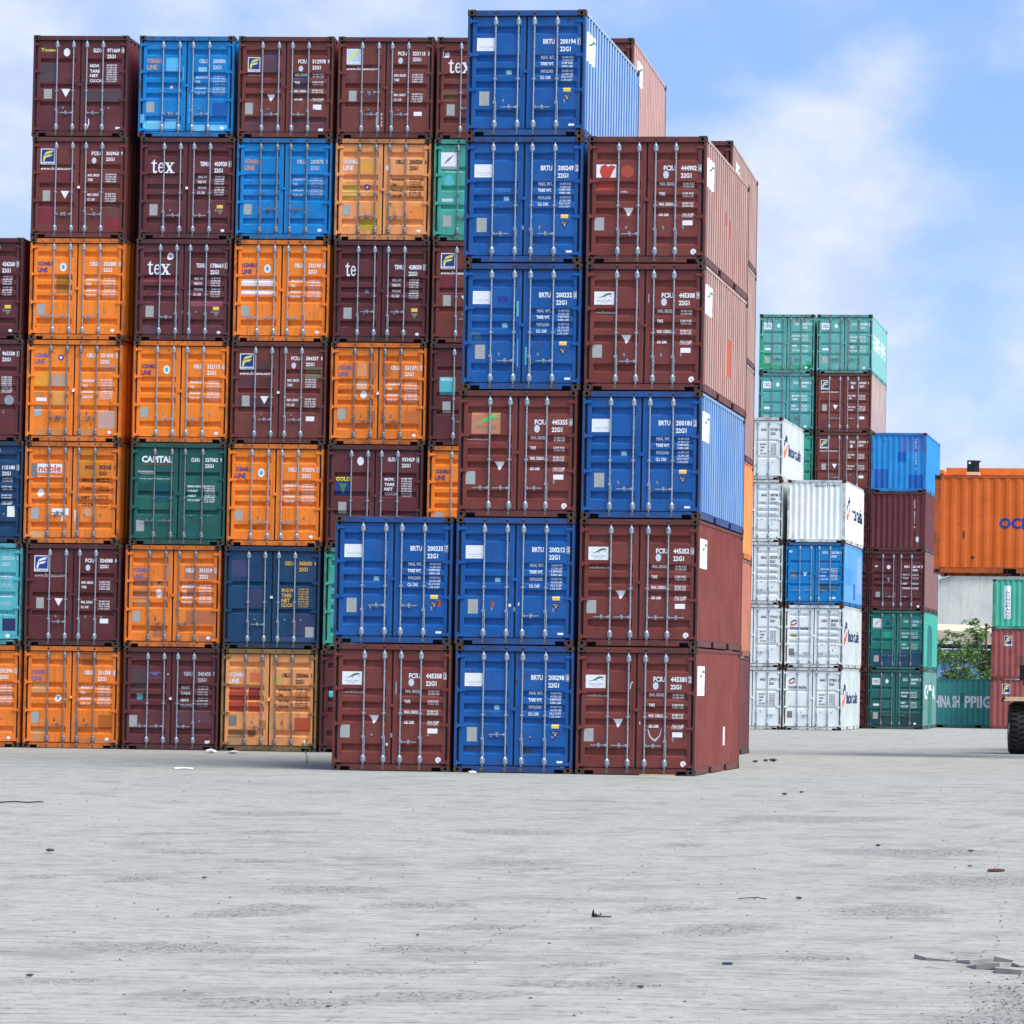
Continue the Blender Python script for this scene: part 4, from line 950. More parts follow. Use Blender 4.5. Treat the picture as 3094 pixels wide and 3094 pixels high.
def x_e2(d): inter_logo(d,.235,'r',.345); d.rect('paper',.31,.40,.215,.325,'w'); d.rect('sticker',.095,.205,.475,.515,'ye'); d.text('2021',.10,.20,.48,.51,'k')
q,_=G(EN2,-13.863,EY,-.02,1,'white','white container with two tone cube logo','277835',ch='2',marks=dark_marks('277835','0','2',x_e1),dx=-.03,handles='vlxv' if False else 'vlvv',rust=.15); big_side(q)
q,_=G(EN2,-13.863,EY,-.02,2,'white','white container with cube logo and yellow sticker','284449',marks=dark_marks('284449','5','5',x_e2),handles='llrv',rust=.15); big_side(q,oc='r')
def x_e3(d):
    d.oval('sticker',.08,.145,.03,.02,'lb'); d.tri(.29,.37,.475,.545); d.rect('data_plate',.09,.175,.46,.57,'pg'); d.patch(.58,.74,.665,.77,(60,84,110)); d.patch(.78,.90,.68,.76,(50,100,120)); d.rect('sticker',.80,.86,.87,.90,'w'); d.rect('sticker',.62,.70,.29,.325,'pb')
q,_=G(EN2,-13.863,EY,-.02,3,'sky','blue container between white ones','231743',ch='3',marks=mk_gen('FCIU','231743','0',.14,labs=('MAX.GROSS','TARE','MAX','CU.CAP'),ts=(.415,.47,.525,.575),tv=[.41+i*.025 for i in range(8)],plate=None,extra=x_e3,hl=.02,box=False),handles='llrr',side_col='endblue',fade=.25)
side_patch(q,1.6,2.6,1.7,2.3,(90,150,196)); side_patch(q,.7,2.9,.9,1.6,(70,140,200)); side_patch(q,3.2,3.8,.3,1.0,(50,90,190)); side_patch(q,4.2,5.7,.6,2.2,(130,160,214))
q,_=G(EN2,-13.863,EY,-.02,4,'white','plain white end wall container',back=True,dx=.03,rust=.2)
p=MB(); sh_text(p,'IAAU2719975',-.10,.93,2.30,2.40,0,.01)
end_decal([o for o in q.children if o.name.startswith('end_panel')][0],'lettering',p,[INK['k']],6.058)
# reversed container: its left wall faces the camera side, letter that one
def left_side_text(root,mir=True,L=6.058):
    sp=[o for o in root.children if o.name.startswith('side_panel')][1]
    p=MB(); Y=lambda y:L-y
    qd=lambda pts,m:poly(p,[(Y(.55+a*.95),.95+b*1.05) for a,b in pts],m)
    qd([(.0,.55),(.7,1.),(1,.85),(1,.60),(.7,.75),(.0,.35)],0); qd([(.0,.35),(.0,.05),(.3,.0),(1,.40),(1,.60),(.3,.22),(.3,.30)],1)
    b=len(p.v); sh_text(p,'Interasia',1.85,5.6,1.05,1.72,0,.03)
    for i in range(b,len(p.v)): p.v[i]=(Y(p.v[i][0]),p.v[i][1],p.v[i][2])
    side_decal(sp,'side_lettering',p,[INK['dn'],INK['or']],L,.004,-1)
left_side_text(q)
# column C and D
DYY=128.6
for l in (1,2,3,4): G(CN,-16.13,DYY,-.009,l,'teal','',mode='hidden',label='steel container hidden from view behind the white stacks')
G(CN,-16.13,DYY,-.009,5,'teal','teal container showing a thin strip',ch='3',old=True)
csl=lambda d:(d.dec('logo_sticker',lambda p:(poly(p,[(U(.08),Z(.255)),(U(.225),Z(.255)),(U(.225),Z(.145)),(U(.08),Z(.145))],0),sh_text(p,'CSCL',U(.10),U(.21),Z(.225),Z(.17),1,.03)),['w','fb'],.1),d.oval('inspection_sticker',.345,.195,.028,.035,'w'),d.rect('sticker',.10,.21,.575,.61,'w'),d.rect('data_plate',.10,.19,.72,.83,'pl'),d.oval('sticker',.855,.905,.025,.018,'w')) and None
G(CN,-16.13,DYY,-.009,6,'sea2','light cyan container','369499',ch='3',marks=mk_gen('CCLU','369499','0',.145,labs=('MAX.GROSS','TARE','NET','CU.CAP'),ts=(.37,.43,.54,.60),tv=[.37,.395,.43,.455,.54,.565,.60,.625],plate=None,extra=csl),old=True)
def x_c7(d):
    csl(d); d.patch(.515,.95,.86,.94,(52,150,110)); d.patch(.05,.487,.86,.94,(52,150,112)); d.patch(.02,.07,.40,.95,(40,156,104)); d.patch(.07,.20,.66,.87,(44,160,110)); d.patch(.86,.96,.80,.93,(44,160,110)); d.rect('rust_streak',.13,.15,.05,.16,'rd'); d.rect('rust_streak',.66,.69,.05,.13,'rd'); d.rect('rust_streak',.80,.82,.05,.14,'rd')
G(CN,-16.13,DYY,-.009,7,'aqua','rust streaked green container','362519',ch='3',marks=mk_gen('CCLU','362519','0',.145,labs=('MAX.GROSS','TARE','NET','CU.CAP'),ts=(.35,.41,.52,.60),tv=[.35,.375,.41,.435,.52,.545,.60,.625],plate=None,extra=x_c7),old=True,rust=.5)
for l in (1,2,3,4): G(DN,-13.58,DYY,-.009,l,'darkmaroon','maroon container seen as a dark sliver',ch='5')
G(DN,-13.58,DYY,-.009,5,'brown','red container with a flag logo','367303',ch='3c',marks=mk_flor('367303','4'),fade=.3,handles='vlvv')
G(DN,-13.58,DYY,-.009,6,'brown','red container with pale side','347437',ch='3c',marks=lambda d:(mk_flor('347437','0')(d),d.patch(.07,.20,.80,.93,(112,48,60))) and None,fade=.75,handles='rlrv')
q,_=G(DN,-13.58,DYY,-.009,7,'aqua','pale green container with white side lettering','139006',ch='3',marks=mk_gen('CCLU','139006','2',.145,labs=('MAX.GROSS','TARE','NET','CU.CAP'),ts=(.37,.43,.54,.60),tv=[.37,.395,.43,.455,.54,.565,.60,.625],plate=None,extra=csl),old=True,fade=.25,handles='rlrv')
p=MB(); sh_text(p,'CHINA SHIPPING',.7,5.5,1.15,1.8,0,.03); side_decal(rsc(q),'side_lettering',p,[INK['w']],6.058); side_small(q,s_='CCLU 139006 2')
# column G
q,_=G(GN,-11.11,DYY,-.017,1,'seagreen','dark green container','384490',ch='3',marks=mk_gen('CCLU','384490','7',.145,labs=('MAX.GROSS','TARE','NET','CU.CAP'),ts=(.37,.43,.54,.60),tv=[.37,.395,.43,.455,.54,.565,.60,.625],plate=None,extra=lambda d:(csl(d),d.patch(.05,.487,.73,.94,(24,70,74)),d.patch(.515,.95,.73,.94,(20,64,66))) and None),old=True,handles='rlrv',side_col='sage',fade=.05)
side_patch(q,2.2,4.1,.2,1.7,(44,112,104)); side_small(q,s_='CCLU 384490 7'); p=MB(); sh_text(p,'CHINA',.9,5.2,1.3,1.95,0,.03); side_decal(rsc(q),'side_lettering',p,[INK['w']],6.058,.002)
def x_g2(d):
    d.dec('logo_sticker',lambda p:(poly(p,[(U(.075),Z(.31)),(U(.235),Z(.31)),(U(.235),Z(.14)),(U(.075),Z(.14))],0),stroke(p,[(U(.11),Z(.26)),(U(.15),Z(.21)),(U(.20),Z(.165))],[.01,.05,.01],1)),['w','pg'],.1)
    d.rect('sticker',.32,.375,.185,.25,'fb'); d.patch(.27,.43,.36,.46,(26,164,130)); d.patch(.03,.487,.70,.94,(24,76,104)); d.patch(.515,.96,.70,.94,(26,66,96)); d.rect('data_plate',.10,.19,.76,.87,'pl')
q,_=G(GN,-11.11,DYY,-.017,2,'deepteal','teal container with dark blue bottom','113966',ch='3',marks=mk_gen('DFSU','113966','2',.165,'lb',labs=('MAX.GROSS','TARE','NET','CU.CAP'),ts=(.37,.43,.56,.62),tv=[.37,.395,.43,.455,.56,.585,.62,.645],plate=None,extra=x_g2),old=True,handles='rlrv',side_col='teal',fade=.0)
side_patch(q,1.6,3.8,.2,1.85,(40,110,112)); side_patch(q,1.9,3.4,1.85,2.0,(40,110,112)); side_small(q,s_='DFSU 113966 2')
def x_g3(d):
    d.rect('sticker',.10,.145,.245,.27,'w'); d.oval('inspection_sticker',.345,.27,.033,.035,'w'); d.tri(.315,.375,.455,.52,'fw'); d.rect('data_plate',.115,.195,.69,.78,'pl'); d.oval('sticker',.885,.93,.025,.022,'w')
    for i,(a,b) in enumerate(((.46,.72),(.475,.80),(.465,.76),(.478,.69))): d.dec('scratch_mark',lambda p,a=a,b=b:ell(p,U(a),Z(b),.015,.03,0,6),['pk'],.4)
G(GN,-11.11,DYY,-.017,3,'maroon','maroon container with ribbed doors','261144',marks=mk_gen('BSIU','261144','8',.24,labs=('M.G.W.','TARE','NET','CU.CAP.'),ts=(.375,.445,.535,.61),tv=[.375,.395,.445,.465,.535,.555,.61,.63],plate=None,extra=x_g3,box=True),fade=.2,handles='vlrv')
def vert_end(root,s_,x,z0,z1,m='w',w=.07):
    p=MB(); n=len(s_); h=(z1-z0)/n
    for i,ch in enumerate(s_):
        if ch!=' ': sh_text(p,ch,x,x+w,z1-(i+1)*h+h*.15,z1-i*h,0,.01)
    end_decal([o for o in root.children if o.name.startswith('end_panel')][0],'lettering',p,[INK[m]],6.058)
def end_patch(root,x0,x1,z0,z1,rgb):
    p=MB(); poly(p,[(x0,z0),(x1,z0),(x1,z1),(x0,z1)],0); end_decal([o for o in root.children if o.name.startswith('end_panel')][0],'paint_patch',p,[paint('e%d_%d_%d'%rgb,.2,.2,rgb=rgb)],6.058,.002)
q,_=G(GN,-11.11,DYY,-.017,4,'maroon','maroon container with ribbed end wall',back=True,fade=.2); vert_end(q,'GLDU 202111 8',.70,1.0,2.25)
p=MB(); ell(p,.86,.52,.07,.13,0); end_decal([o for o in q.children if o.name.startswith('end_panel')][0],'sticker',p,[INK['fw']],6.058)
q,_=G(GN,-11.11,DYY,-.017,5,'endblue','blue container with patched ribbed end wall',back=True,fade=.1); vert_end(q,'OBLU 20088 6',.72,.95,2.35)
for a in ((-1.1,-.45,.17,1.0,(20,92,172)),(.45,1.1,.17,.75,(20,92,172)),(-.05,.33,1.3,1.75,(18,96,178)),(.05,1.1,1.75,2.45,(60,110,180))): end_patch(q,*a)
# ---- far right stack, long sides to the camera, and the long green one
def side_on(x0,y,z,colour,label,**k):
    return make_container((x0+3.029,y+HW,z),-math.pi/2,colour,label,**k)[0]
HXX,HYY,HB=-9.73,153.,-.28
def flag_side(root,y0,z1):
    p=MB(); n0=len(p.v); florens(p,0,.17,0,.20,True)
    x0,z0=U(0),Z(.20)
    for i in range(len(p.v)): v=p.v[i]; p.v[i]=(y0+(v[0]-x0),v[1],z1-.52+(v[2]-z0))
    side_decal(rsc(root),'logo_sticker',p,[INK['w'],INK['fb'],INK['fy']],6.058)
q=side_on(HXX,HYY,HB,'hred','weathered red container with flag logo, standing on the ground at far right',rust=.5); flag_side(q,.62,2.35)
q=side_on(HXX+.03,HYY,HB+HZ,'hred','weathered red container under the green one at far right',rust=.75,grime=.6); flag_side(q,.66,2.25); side_patch(q,1.3,1.7,.6,1.2,(112,66,58)); side_patch(q,1.9,2.4,1.0,1.5,(120,74,66))
q=side_on(HXX+.06,HYY,HB+2*HZ,'dongfang','bright green container with a vertical white sign below the lifted one',rust=.8,grime=.5)
p=MB(); poly(p,[(.62,.55),(.96,.55),(.96,2.25),(.62,2.25)],0)
for i,ch in enumerate('DONGFANG'): sh_text(p,ch,.70,.88,2.0-(i+1)*.175,2.0-i*.175-.045,1,.02)
side_decal(rsc(q),'sign',p,[INK['w'],INK['fb']],6.058)
q=side_on(-14.6,156.2,HB-.0,'container_green','long dull green container lettered SHIPPING below the trees',rust=.75,grime=.6)
p=MB(); sh_text(p,'CHINA SH',1.50,3.05,1.02+.03,1.70,0,.035); sh_text(p,'PPIIG',3.32,4.72,1.05,1.70,0,.035); side_decal(rsc(q),'side_lettering',p,[INK['w']],6.058)
side_patch(q,3.08,3.36,1.3,1.85,(50,124,112))
# ---- container hanging from the reach stacker
q=side_on(-6.47,77.6,4.87,'held','orange container lifted in the air by the reach stacker',L=6.0585,rust=.12,grime=.25,group=None)
p=MB(); sh_text(p,'OCEANBLU LINE',1.71,4.6,1.18,1.48,0,.045); side_decal(rsc(q),'side_lettering',p,[INK['b']],6.0585)
p=MB(); ell(p,.78,1.02,.03,.11,0); ell(p,1.02,.42,.05,.05,0,7); side_decal(rsc(q),'rust_spot',p,[ink('rust_black',(70,54,48))],6.0585,.003)
# ================================================================= background building, wall, trees
def bx(b,x0,x1,y0,y1,z0,z1,m=0): b.box(x0,x1,y0,y1,z0,z1,m)
def noisy(name,rgb,rgb2,sc=1.2,k=.85,streak=False):
    m=bpy.data.materials.new(name); m.use_nodes=True; t=NT(m.node_tree); b=t.n['Principled BSDF']; tc=t.new('ShaderNodeTexCoord')
    P=tc.outputs['Object']
    c=t.mix(t.ramp(t.noise(P,sc,5,.62),.35,.7),lin(rgb,k),lin(rgb2,k))
    if streak: c=t.mix(t.ramp(t.noise(t.mapping(P,(2.5,2.5,.25)),1.5,4,.6),.5,.8,0,.5),c,lin([v*.7 for v in rgb2],k))
    t.l.new(c,b.inputs['Base Color']); b.inputs['Roughness'].default_value=.85; return m
CONC=noisy('weathered_concrete',(222,220,208),(196,198,192),.5,1.,True)
CREAM=noisy('cream_render',(220,208,184),(190,176,150),.8,.8,True); BLUEW=noisy('pale_blue_wall',(140,200,232),(112,170,214),.8,.9,True); SOFFIT_SHADE=noisy('soffit_shade',(52,54,62),(36,38,44),2,.6)
hall=link('warehouse',None,loc=(-2,191,-.28)); tag(hall,'tall grey concrete warehouse wall behind the trees, roof edge sloping gently','building')
def part(nm,b,mats,par): return link(nm,b.mesh(nm,mats),par)
b=MB(); prof_=[(-13.6,9.05),(-12.2,9.50),(-3,9.55),(11,9.55),(14,9.0)]
pts=[(-13.6,0)]+prof_+[(14,0)]
for y in(0,18): b.face([(x,y,z) for x,z in (pts if y else pts[::-1])][::-1] if not y else [(x,y,z) for x,z in pts])
for (xa,za),(xb,zb) in zip(pts,pts[1:]): b.face([(xa,0,za),(xa,18,za),(xb,18,zb),(xb,0,zb)])
part('wall',b,[CONC],hall)
b=MB()
for (xa,za),(xb,zb) in zip(prof_,prof_[1:]):
    b.face([(xa,-.25,za+.02),(xb,-.25,zb+.02),(xb,-.25,zb+.16),(xa,-.25,za+.16)]); b.face([(xa,-.25,za+.16),(xb,-.25,zb+.16),(xb,18.2,zb+.16),(xa,18.2,za+.16)]); b.face([(xa,-.25,za+.02),(xa,18.2,za+.02),(xb,18.2,zb+.02),(xb,-.25,zb+.02)])
part('roof',b,[CONC],hall)
shed=link('low_building',None,loc=(-12.2,178,-.28)); tag(shed,'low blue walled building with cream fascia under the trees','building')
b=MB(); bx(b,-2.6,2.4,0,6,0,4.42); part('wall',b,[BLUEW],shed)
b=MB(); b.face([(-2.9,-1.6,4.95),(2.9,-1.6,4.72),(2.9,-1.6,5.35),(-2.9,-1.6,5.58)]); b.face([(-2.9,-1.6,5.58),(2.9,-1.6,5.35),(2.9,6,5.9),(-2.9,6,6.1)]); b.face([(2.9,-1.6,4.72),(2.9,6,4.72),(2.9,6,5.9),(2.9,-1.6,5.35)]); part('fascia',b,[CREAM],shed)
b=MB(); bx(b,-2.9,2.9,-1.55,6,4.56,4.72); part('roof_soffit',b,[SOFFIT_SHADE],shed)  # dark colour stands for the shadow line below the fascia
b=MB(); bx(b,-2.35,-2.05,-1.2,-.9,0,4.56); part('pillar',b,[BLUEW],shed)
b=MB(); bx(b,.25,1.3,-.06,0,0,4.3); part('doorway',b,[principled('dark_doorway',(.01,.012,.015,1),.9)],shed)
b=MB(); b.cyl((-11.21,172,-.28),(-11.21,172,5.45),.06,n=8); b.box(-11.30,-11.12,171.9,172.1,5.45,5.6)
tag(link('pole',b.mesh('pole',[worn('rusty_pole',(104,66,54),.8)])),'thin rusty pole standing among the trees beside the red stack','pole')
b=MB()
pts=[Vector((-15.2,171.5,2.45+.0)),Vector((-13.2,171.6,2.9)),Vector((-10.5,171.8,3.55)),Vector((-8.,172,4.3))]
b.tube(pts,.018,5); tag(link('cable',b.mesh('cable',[INK['fw']])),'pale cable rising across the blue wall behind the trees','cable')

BARK=worn('tree_bark',(96,84,70),.9,0,.4,10,.7); 
def leafmat(name,c1,c2):
    m=bpy.data.materials.new(name); m.use_nodes=True; t=NT(m.node_tree); b=t.n['Principled BSDF']; tc=t.new('ShaderNodeTexCoord')
    c=t.mix(t.ramp(t.noise(tc.outputs['Object'],3,3,.6),.3,.7),lin(c1,1),lin(c2,1)); t.l.new(c,b.inputs['Base Color']); b.inputs['Roughness'].default_value=.55
    b.inputs['Transmission Weight'].default_value=0; return m
LEAF=leafmat('leaf_green',(92,136,70),(142,168,98)); LEAF2=leafmat('leaf_dark',(58,100,56),(110,146,82))
def rosette(b,p,r,rnd,n=15):
    for i in range(n):
        a_=rnd.uniform(0,6.283); el=rnd.uniform(-.35,.75); L=r*rnd.uniform(.6,1.15); d=Vector((math.cos(a_)*math.cos(el),math.sin(a_)*math.cos(el),math.sin(el)))
        sd=d.cross(Vector((0,0,1))).normalized()*L*.19; mid=p+d*L*.55+Vector((0,0,.04*L)); tip=p+d*L-Vector((0,0,.22*L))
        b.face([p+d*L*.1,mid-sd,tip,mid+sd],rnd.randint(0,1))
def tree(x,y,zg,h,spread,label,seed,n=34,lean=0.,rs=.34,low=.35,cat='tree'):
    rnd=random.Random(seed); root=link('tree' if cat=='tree' else 'shrub',None,loc=(x,y,zg)); tag(root,label,cat,None)
    b=MB(); cr=MB(); top=Vector((lean,0,h*.42)); b.tube([(0,0,0),(lean*.4,.05,h*.22),tuple(top)],[.11,.085,.065],8)
    ends=[]
    for k in range(6):
        a_=k*1.05+rnd.uniform(-.3,.3); e=Vector((lean+math.cos(a_)*spread*rnd.uniform(.35,.6),math.sin(a_)*spread*.5,h*rnd.uniform(.55,.75)))
        b.tube([tuple(top*rnd.uniform(.75,1)),tuple((top+e)/2+Vector((0,0,-.08))),tuple(e)],[.05,.035,.025],6)
        for j in range(max(2,n//6)):
            f=e+Vector((rnd.gauss(0,.33)*spread,rnd.gauss(0,.3)*spread,rnd.uniform(-.32,.30)*h)); f.z=max(h*low,min(h,f.z)); f.x=max(lean-spread,min(lean+spread,f.x))
            b.tube([tuple(e+(top-e)*rnd.uniform(0,.35)),tuple(f)],[.02,.010],5); ends.append(f)
    for f in ends:
        rosette(cr,f,rs,rnd); 
        for _ in range(3): rosette(cr,f+Vector((rnd.gauss(0,.24),rnd.gauss(0,.2),rnd.gauss(0,.18))),rs*.85,rnd,12)
    link('trunk',b.mesh('trunk',[BARK]),root); link('crown',cr.mesh('crown',[LEAF,LEAF2]),root)
tree(-12.84,168,-.28,4.25,1.15,'small tree with rosette leaves in front of the blue wall',3,n=24,rs=.34,low=.55)
tree(-13.3,173.5,-.28,6.0,1.9,'spreading tree with star shaped leaf clusters before the cream fascia',5,n=40,lean=.4,rs=.40,low=.66)
tree(-11.2,170.5,-.28,5.9,.95,'leafy tree pressed against the left edge of the red stack',8,n=38,rs=.36,low=.42)
tree(-11.55,167,-.28,3.3,.8,'dark low bush behind the lettered green container',11,n=22,rs=.30,low=.55,cat='bush')
# ================================================================= reach stacker
YEL=worn('cream_orange_paint',(240,214,176),.5,.0,.15,6); ORM=worn('machine_orange',(226,130,50),.5,.0,.2,5); BLK=worn('black_steel',(26,28,32),.5,.2,.3,10); TYR=worn('tyre_rubber',(30,32,35),.85,0,.35,14,.8,(52,50,48))
veh=link('reach_stacker',None,loc=(-2.75,86.5,0)); tag(veh,'reach stacker with big lugged tyre holding up the orange container at right','reach stacker')
def wheel(x,y,yaw,flip):
    w=link('wheel',None,veh,(x,y,.72)); w.rotation_euler=(0,0,yaw)
    # axle along x; revolve profile
    hw=.25; Rr=.715
    pr=[(-hw*.82,.40),(-hw,.50),(-hw*.98,.60),(-hw*.86,.665),(-hw*.6,Rr-.02),(0,Rr),(hw*.6,Rr-.02),(hw*.86,.665),(hw*.98,.60),(hw,.50),(hw*.82,.40)]
    b=MB(); N=48
    for i in range(N):
        a0,a1=2*math.pi*i/N,2*math.pi*(i+1)/N
        for (xa,ra),(xb,rb) in zip(pr,pr[1:]):
            b.face([(xa,ra*math.cos(a0),ra*math.sin(a0)),(xb,rb*math.cos(a0),rb*math.sin(a0)),(xb,rb*math.cos(a1),rb*math.sin(a1)),(xa,ra*math.cos(a1),ra*math.sin(a1))])
    M_=30
    for i in range(M_):
        for s_ in(-1,1):
            a0=2*math.pi*(i+(.5 if s_>0 else 0))/M_; wv=.062
            def pt(x,r,a): return (x,r*math.cos(a),r*math.sin(a))
            rows=[(s_*hw*1.04,.52,0),(s_*hw*.99,.66,.0),(s_*hw*.75,.725,.01),(s_*hw*.35,.742,.03),(-s_*hw*.08,.742,.07)]
            for (xa,ra,sa),(xb,rb,sb) in zip(rows,rows[1:]):
                p=[pt(xa,ra,a0+sa-wv),pt(xb,rb,a0+sb-wv),pt(xb,rb,a0+sb+wv),pt(xa,ra,a0+sa+wv)]; b.face(p)
                for e0,e1,(r0,r1),(x0_,x1_) in ((p[0],p[1],(ra,rb),(xa,xb)),(p[3],p[2],(ra,rb),(xa,xb))):
                    dn=lambda q,rr:(q[0],q[1]*(rr-.05)/rr,q[2]*(rr-.05)/rr)
                    b.face([e0,e1,dn(e1,r1),dn(e0,r0)])
    link('tyre',b.mesh('tyre',[TYR]),w)
    b=MB(); b.cyl((-.2,0,0),(.2,0,0),.405,n=28); b.cyl((-.24,0,0),(.24,0,0),.16,n=16); link('rim',b.mesh('rim',[YEL]),w)
for x,y in ((-1.80,-2.55),(-1.22,-2.55),(1.22,-2.55),(1.80,-2.55)): wheel(x,y,R(6) if x<0 else R(6),0)
for x,y in ((-1.35,3.4),(1.35,3.4)): wheel(x,y,0,0)
b=MB(); b.cyl((-1.6,-2.55,.72),(1.6,-2.55,.72),.18,n=12); b.box(-1.55,1.55,-2.8,-2.3,.55,1.0); b.cyl((-1.3,3.4,.72),(1.3,3.4,.72),.14,n=12); part('axle',b,[BLK],veh)
b=MB(); b.box(-.75,.75,-2.2,4.6,.62,1.45); b.box(-1.2,1.2,3.6,5.2,.75,1.9); part('chassis',b,[ORM],veh)
b=MB()   # wing plate over the front wheels with rolled edge
for s_ in(-1,1):
    xs=sorted((s_*.8,s_*2.22)); b.box(xs[0]+(.1 if s_<0 else 0),xs[1]-(0 if s_<0 else .1),-3.25,-1.85,1.535,1.615); b.box(xs[0]+.06,xs[1]-.06,-3.255,-3.2,1.50,1.535,0); 
    ex=s_*2.12
    pr_=[(0,1.615),(s_*.05,1.60),(s_*.09,1.56),(s_*.115,1.50),(s_*.12,1.475)]
    for (xa,za),(xb,zb) in zip(pr_,pr_[1:]): b.face([(ex+xa,-3.25,za),(ex+xb,-3.25,zb),(ex+xb,-1.85,zb),(ex+xa,-1.85,za)]); b.face([(ex+xa,-3.25,za),(ex+xa,-3.25,1.48),(ex+xb,-3.25,1.475),(ex+xb,-3.25,zb)],2)
part('wheel_guard',b,[YEL,ORM,BLK],veh)
b=MB(); b.box(-1.90,-1.35,-2.75,-2.1,1.40,1.50); b.face([(-1.95,-2.6,1.47),(-1.45,-2.6,1.47),(-1.6,-2.6,1.1)]); part('bracket',b,[BLK],veh)
b=MB(); b.box(-1.74,-1.44,-2.75,-2.45,2.08,2.52); b.box(-1.62,-1.54,-2.5,-2.42,1.61,2.08); b.cyl((-1.66,-2.7,2.05),(-1.5,-2.7,1.65),.02,n=6); part('lamp_box',b,[BLK],veh)
b=MB(); b.box(-.55,.55,.4,2.2,1.45,3.1); part('cab',b,[YEL],veh)
b=MB(); b.box(-.45,.45,.36,.395,2.1,2.95); part('window',b,[principled('cab_glass',(.02,.03,.035,1),.08)],veh)
bm_=MB()
def obox(b,p0,p1,w,h,m=0):
    p0=Vector(p0);p1=Vector(p1);d=(p1-p0).normalized();s=Vector((1,0,0));u=s.cross(d).normalized()
    q=[]
    for p in(p0,p1):
        for a_,c_ in((-1,-1),(1,-1),(1,1),(-1,1)): q.append(tuple(p+s*a_*w/2+u*c_*h/2))
    n=len(b.v); b.v+=q
    for f in((0,1,2,3),(4,7,6,5),(0,4,5,1),(1,5,6,2),(2,6,7,3),(3,7,4,0)): b.f.append(tuple(n+i for i in f)); b.m.append(m)
obox(bm_,(0,3.6,3.0),(0,-6.4,8.55),.75,.8); obox(bm_,(0,-6.0,8.3),(0,-7.6,9.2),.55,.6); part('boom',bm_,[ORM],veh)
b=MB(); b.cyl((-.4,-.5,1.4),(-.4,-2.9,5.9),.13,n=12); b.cyl((.4,-.5,1.4),(.4,-2.9,5.9),.13,n=12); b.box(-.5,.5,3.2,4.0,1.4,3.3); part('lift_cylinder',b,[BLK],veh)
b=MB(); b.box(-.5,.2,-8.1,-7.3,7.75,9.3); b.box(-3.5,2.1,-8.0,-7.35,7.53,7.72); b.box(-3.62,-3.5,-8.85,-6.5,7.50,7.60); b.box(2.1,2.22,-8.85,-6.5,7.50,7.66); part('spreader',b,[ORM],veh)
b=MB(); b.box(-2.90,-2.56,-8.75,-8.45,7.48,7.56,1); b.box(-2.89,-2.68,-8.72,-8.5,7.56,7.87); b.face([(-2.68,-8.72,7.56),(-2.575,-8.70,7.56),(-2.57,-8.70,7.80),(-2.51,-8.70,7.86),(-2.68,-8.72,7.87)]); b.box(-2.68,-2.58,-8.7,-8.5,7.56,7.82); b.cyl((-2.82,-8.735,7.80),(-2.82,-8.72,7.80),.032,n=10,m=2); part('twistlock_lug',b,[BLK,YEL,WHITE],veh)
# ================================================================= things lying on the yard
STONE=worn('stone_dark',(66,70,78),.9,0,.4,30,.9); STONEL=worn('stone_pale',(138,140,138),.9,0,.3,30,.9); CHIP=worn('stone_chip',(84,86,88),.9,0,.4,30,.9); PAV=noisy('paver_concrete',(176,176,168),(150,150,146),5,.62)
def stone_mesh(seed,fl=.6):
    rnd=random.Random(seed); bm=bmesh.new(); bmesh.ops.create_icosphere(bm,subdivisions=1,radius=.5)
    for v in bm.verts: v.co*=rnd.uniform(.7,1.15); v.co.z*=fl
    me=bpy.data.meshes.new('stone'); bm.to_mesh(me); bm.free(); return me
sm_=[stone_mesh(i) for i in range(4)]
for m_ in sm_: m_.materials.append(STONE)
ST=[(-11.77,30.18,.17,'flat dark stone'),(-7.05,17.81,.075,'round dark stone'),(-4.78,16.47,.06,'small dark stone'),(-3.24,17.85,.07,'oblong dark stone'),(-1.21,20.4,.06,'dark pebble'),(-3.26,25.54,.09,'dark lump'),
 (-9.9,69.05,.30,'dark rubble lump'),(-9.87,70.61,.26,'broad rubble lump'),(-9.64,70.24,.34,'long rubble lump'),(-5.5,21.2,.06,'lone pebble'),(-8.9,26.6,.09,'lone stone'),(-2.3,33.2,.12,'lone dark stone'),(-6.6,49.5,.18,'dark stone'),(-6.45,50.6,.13,'smaller dark stone'),(-3.45,34.2,.12,'dark stone lying alone'),(-2.15,30.85,.08,'tiny dark stone')]
WH=['left of the yard, beyond the long gravel streak','at the far lower left of the yard','at the bottom edge of the yard','just above the bottom gravel arc','beside the broken pavers','on the paving right of the torn rag',
 'nearest the corner of the right front stack','behind the rubble at the right front stack','rightmost of the rubble beside the right front stack','on clean paving in the lower middle','on the paving left of centre','in the right half, halfway up the yard','in front of the tall front stack','beside a larger stone before the tall front stack','in the right of the yard above the rag','close to the rusty ring']
for (x,y,s_,nm),wh in zip(ST,WH):
    o=link('stone',sm_[int(abs(x*10))%4],loc=(x,y,gz(x,y)+s_*.2)); s_*=.62; o.scale=(s_*1.3,s_*.9,s_*.7); o.rotation_euler=(0,0,x*3); tag(o,nm+' '+wh,'stone','stones lying on the yard')
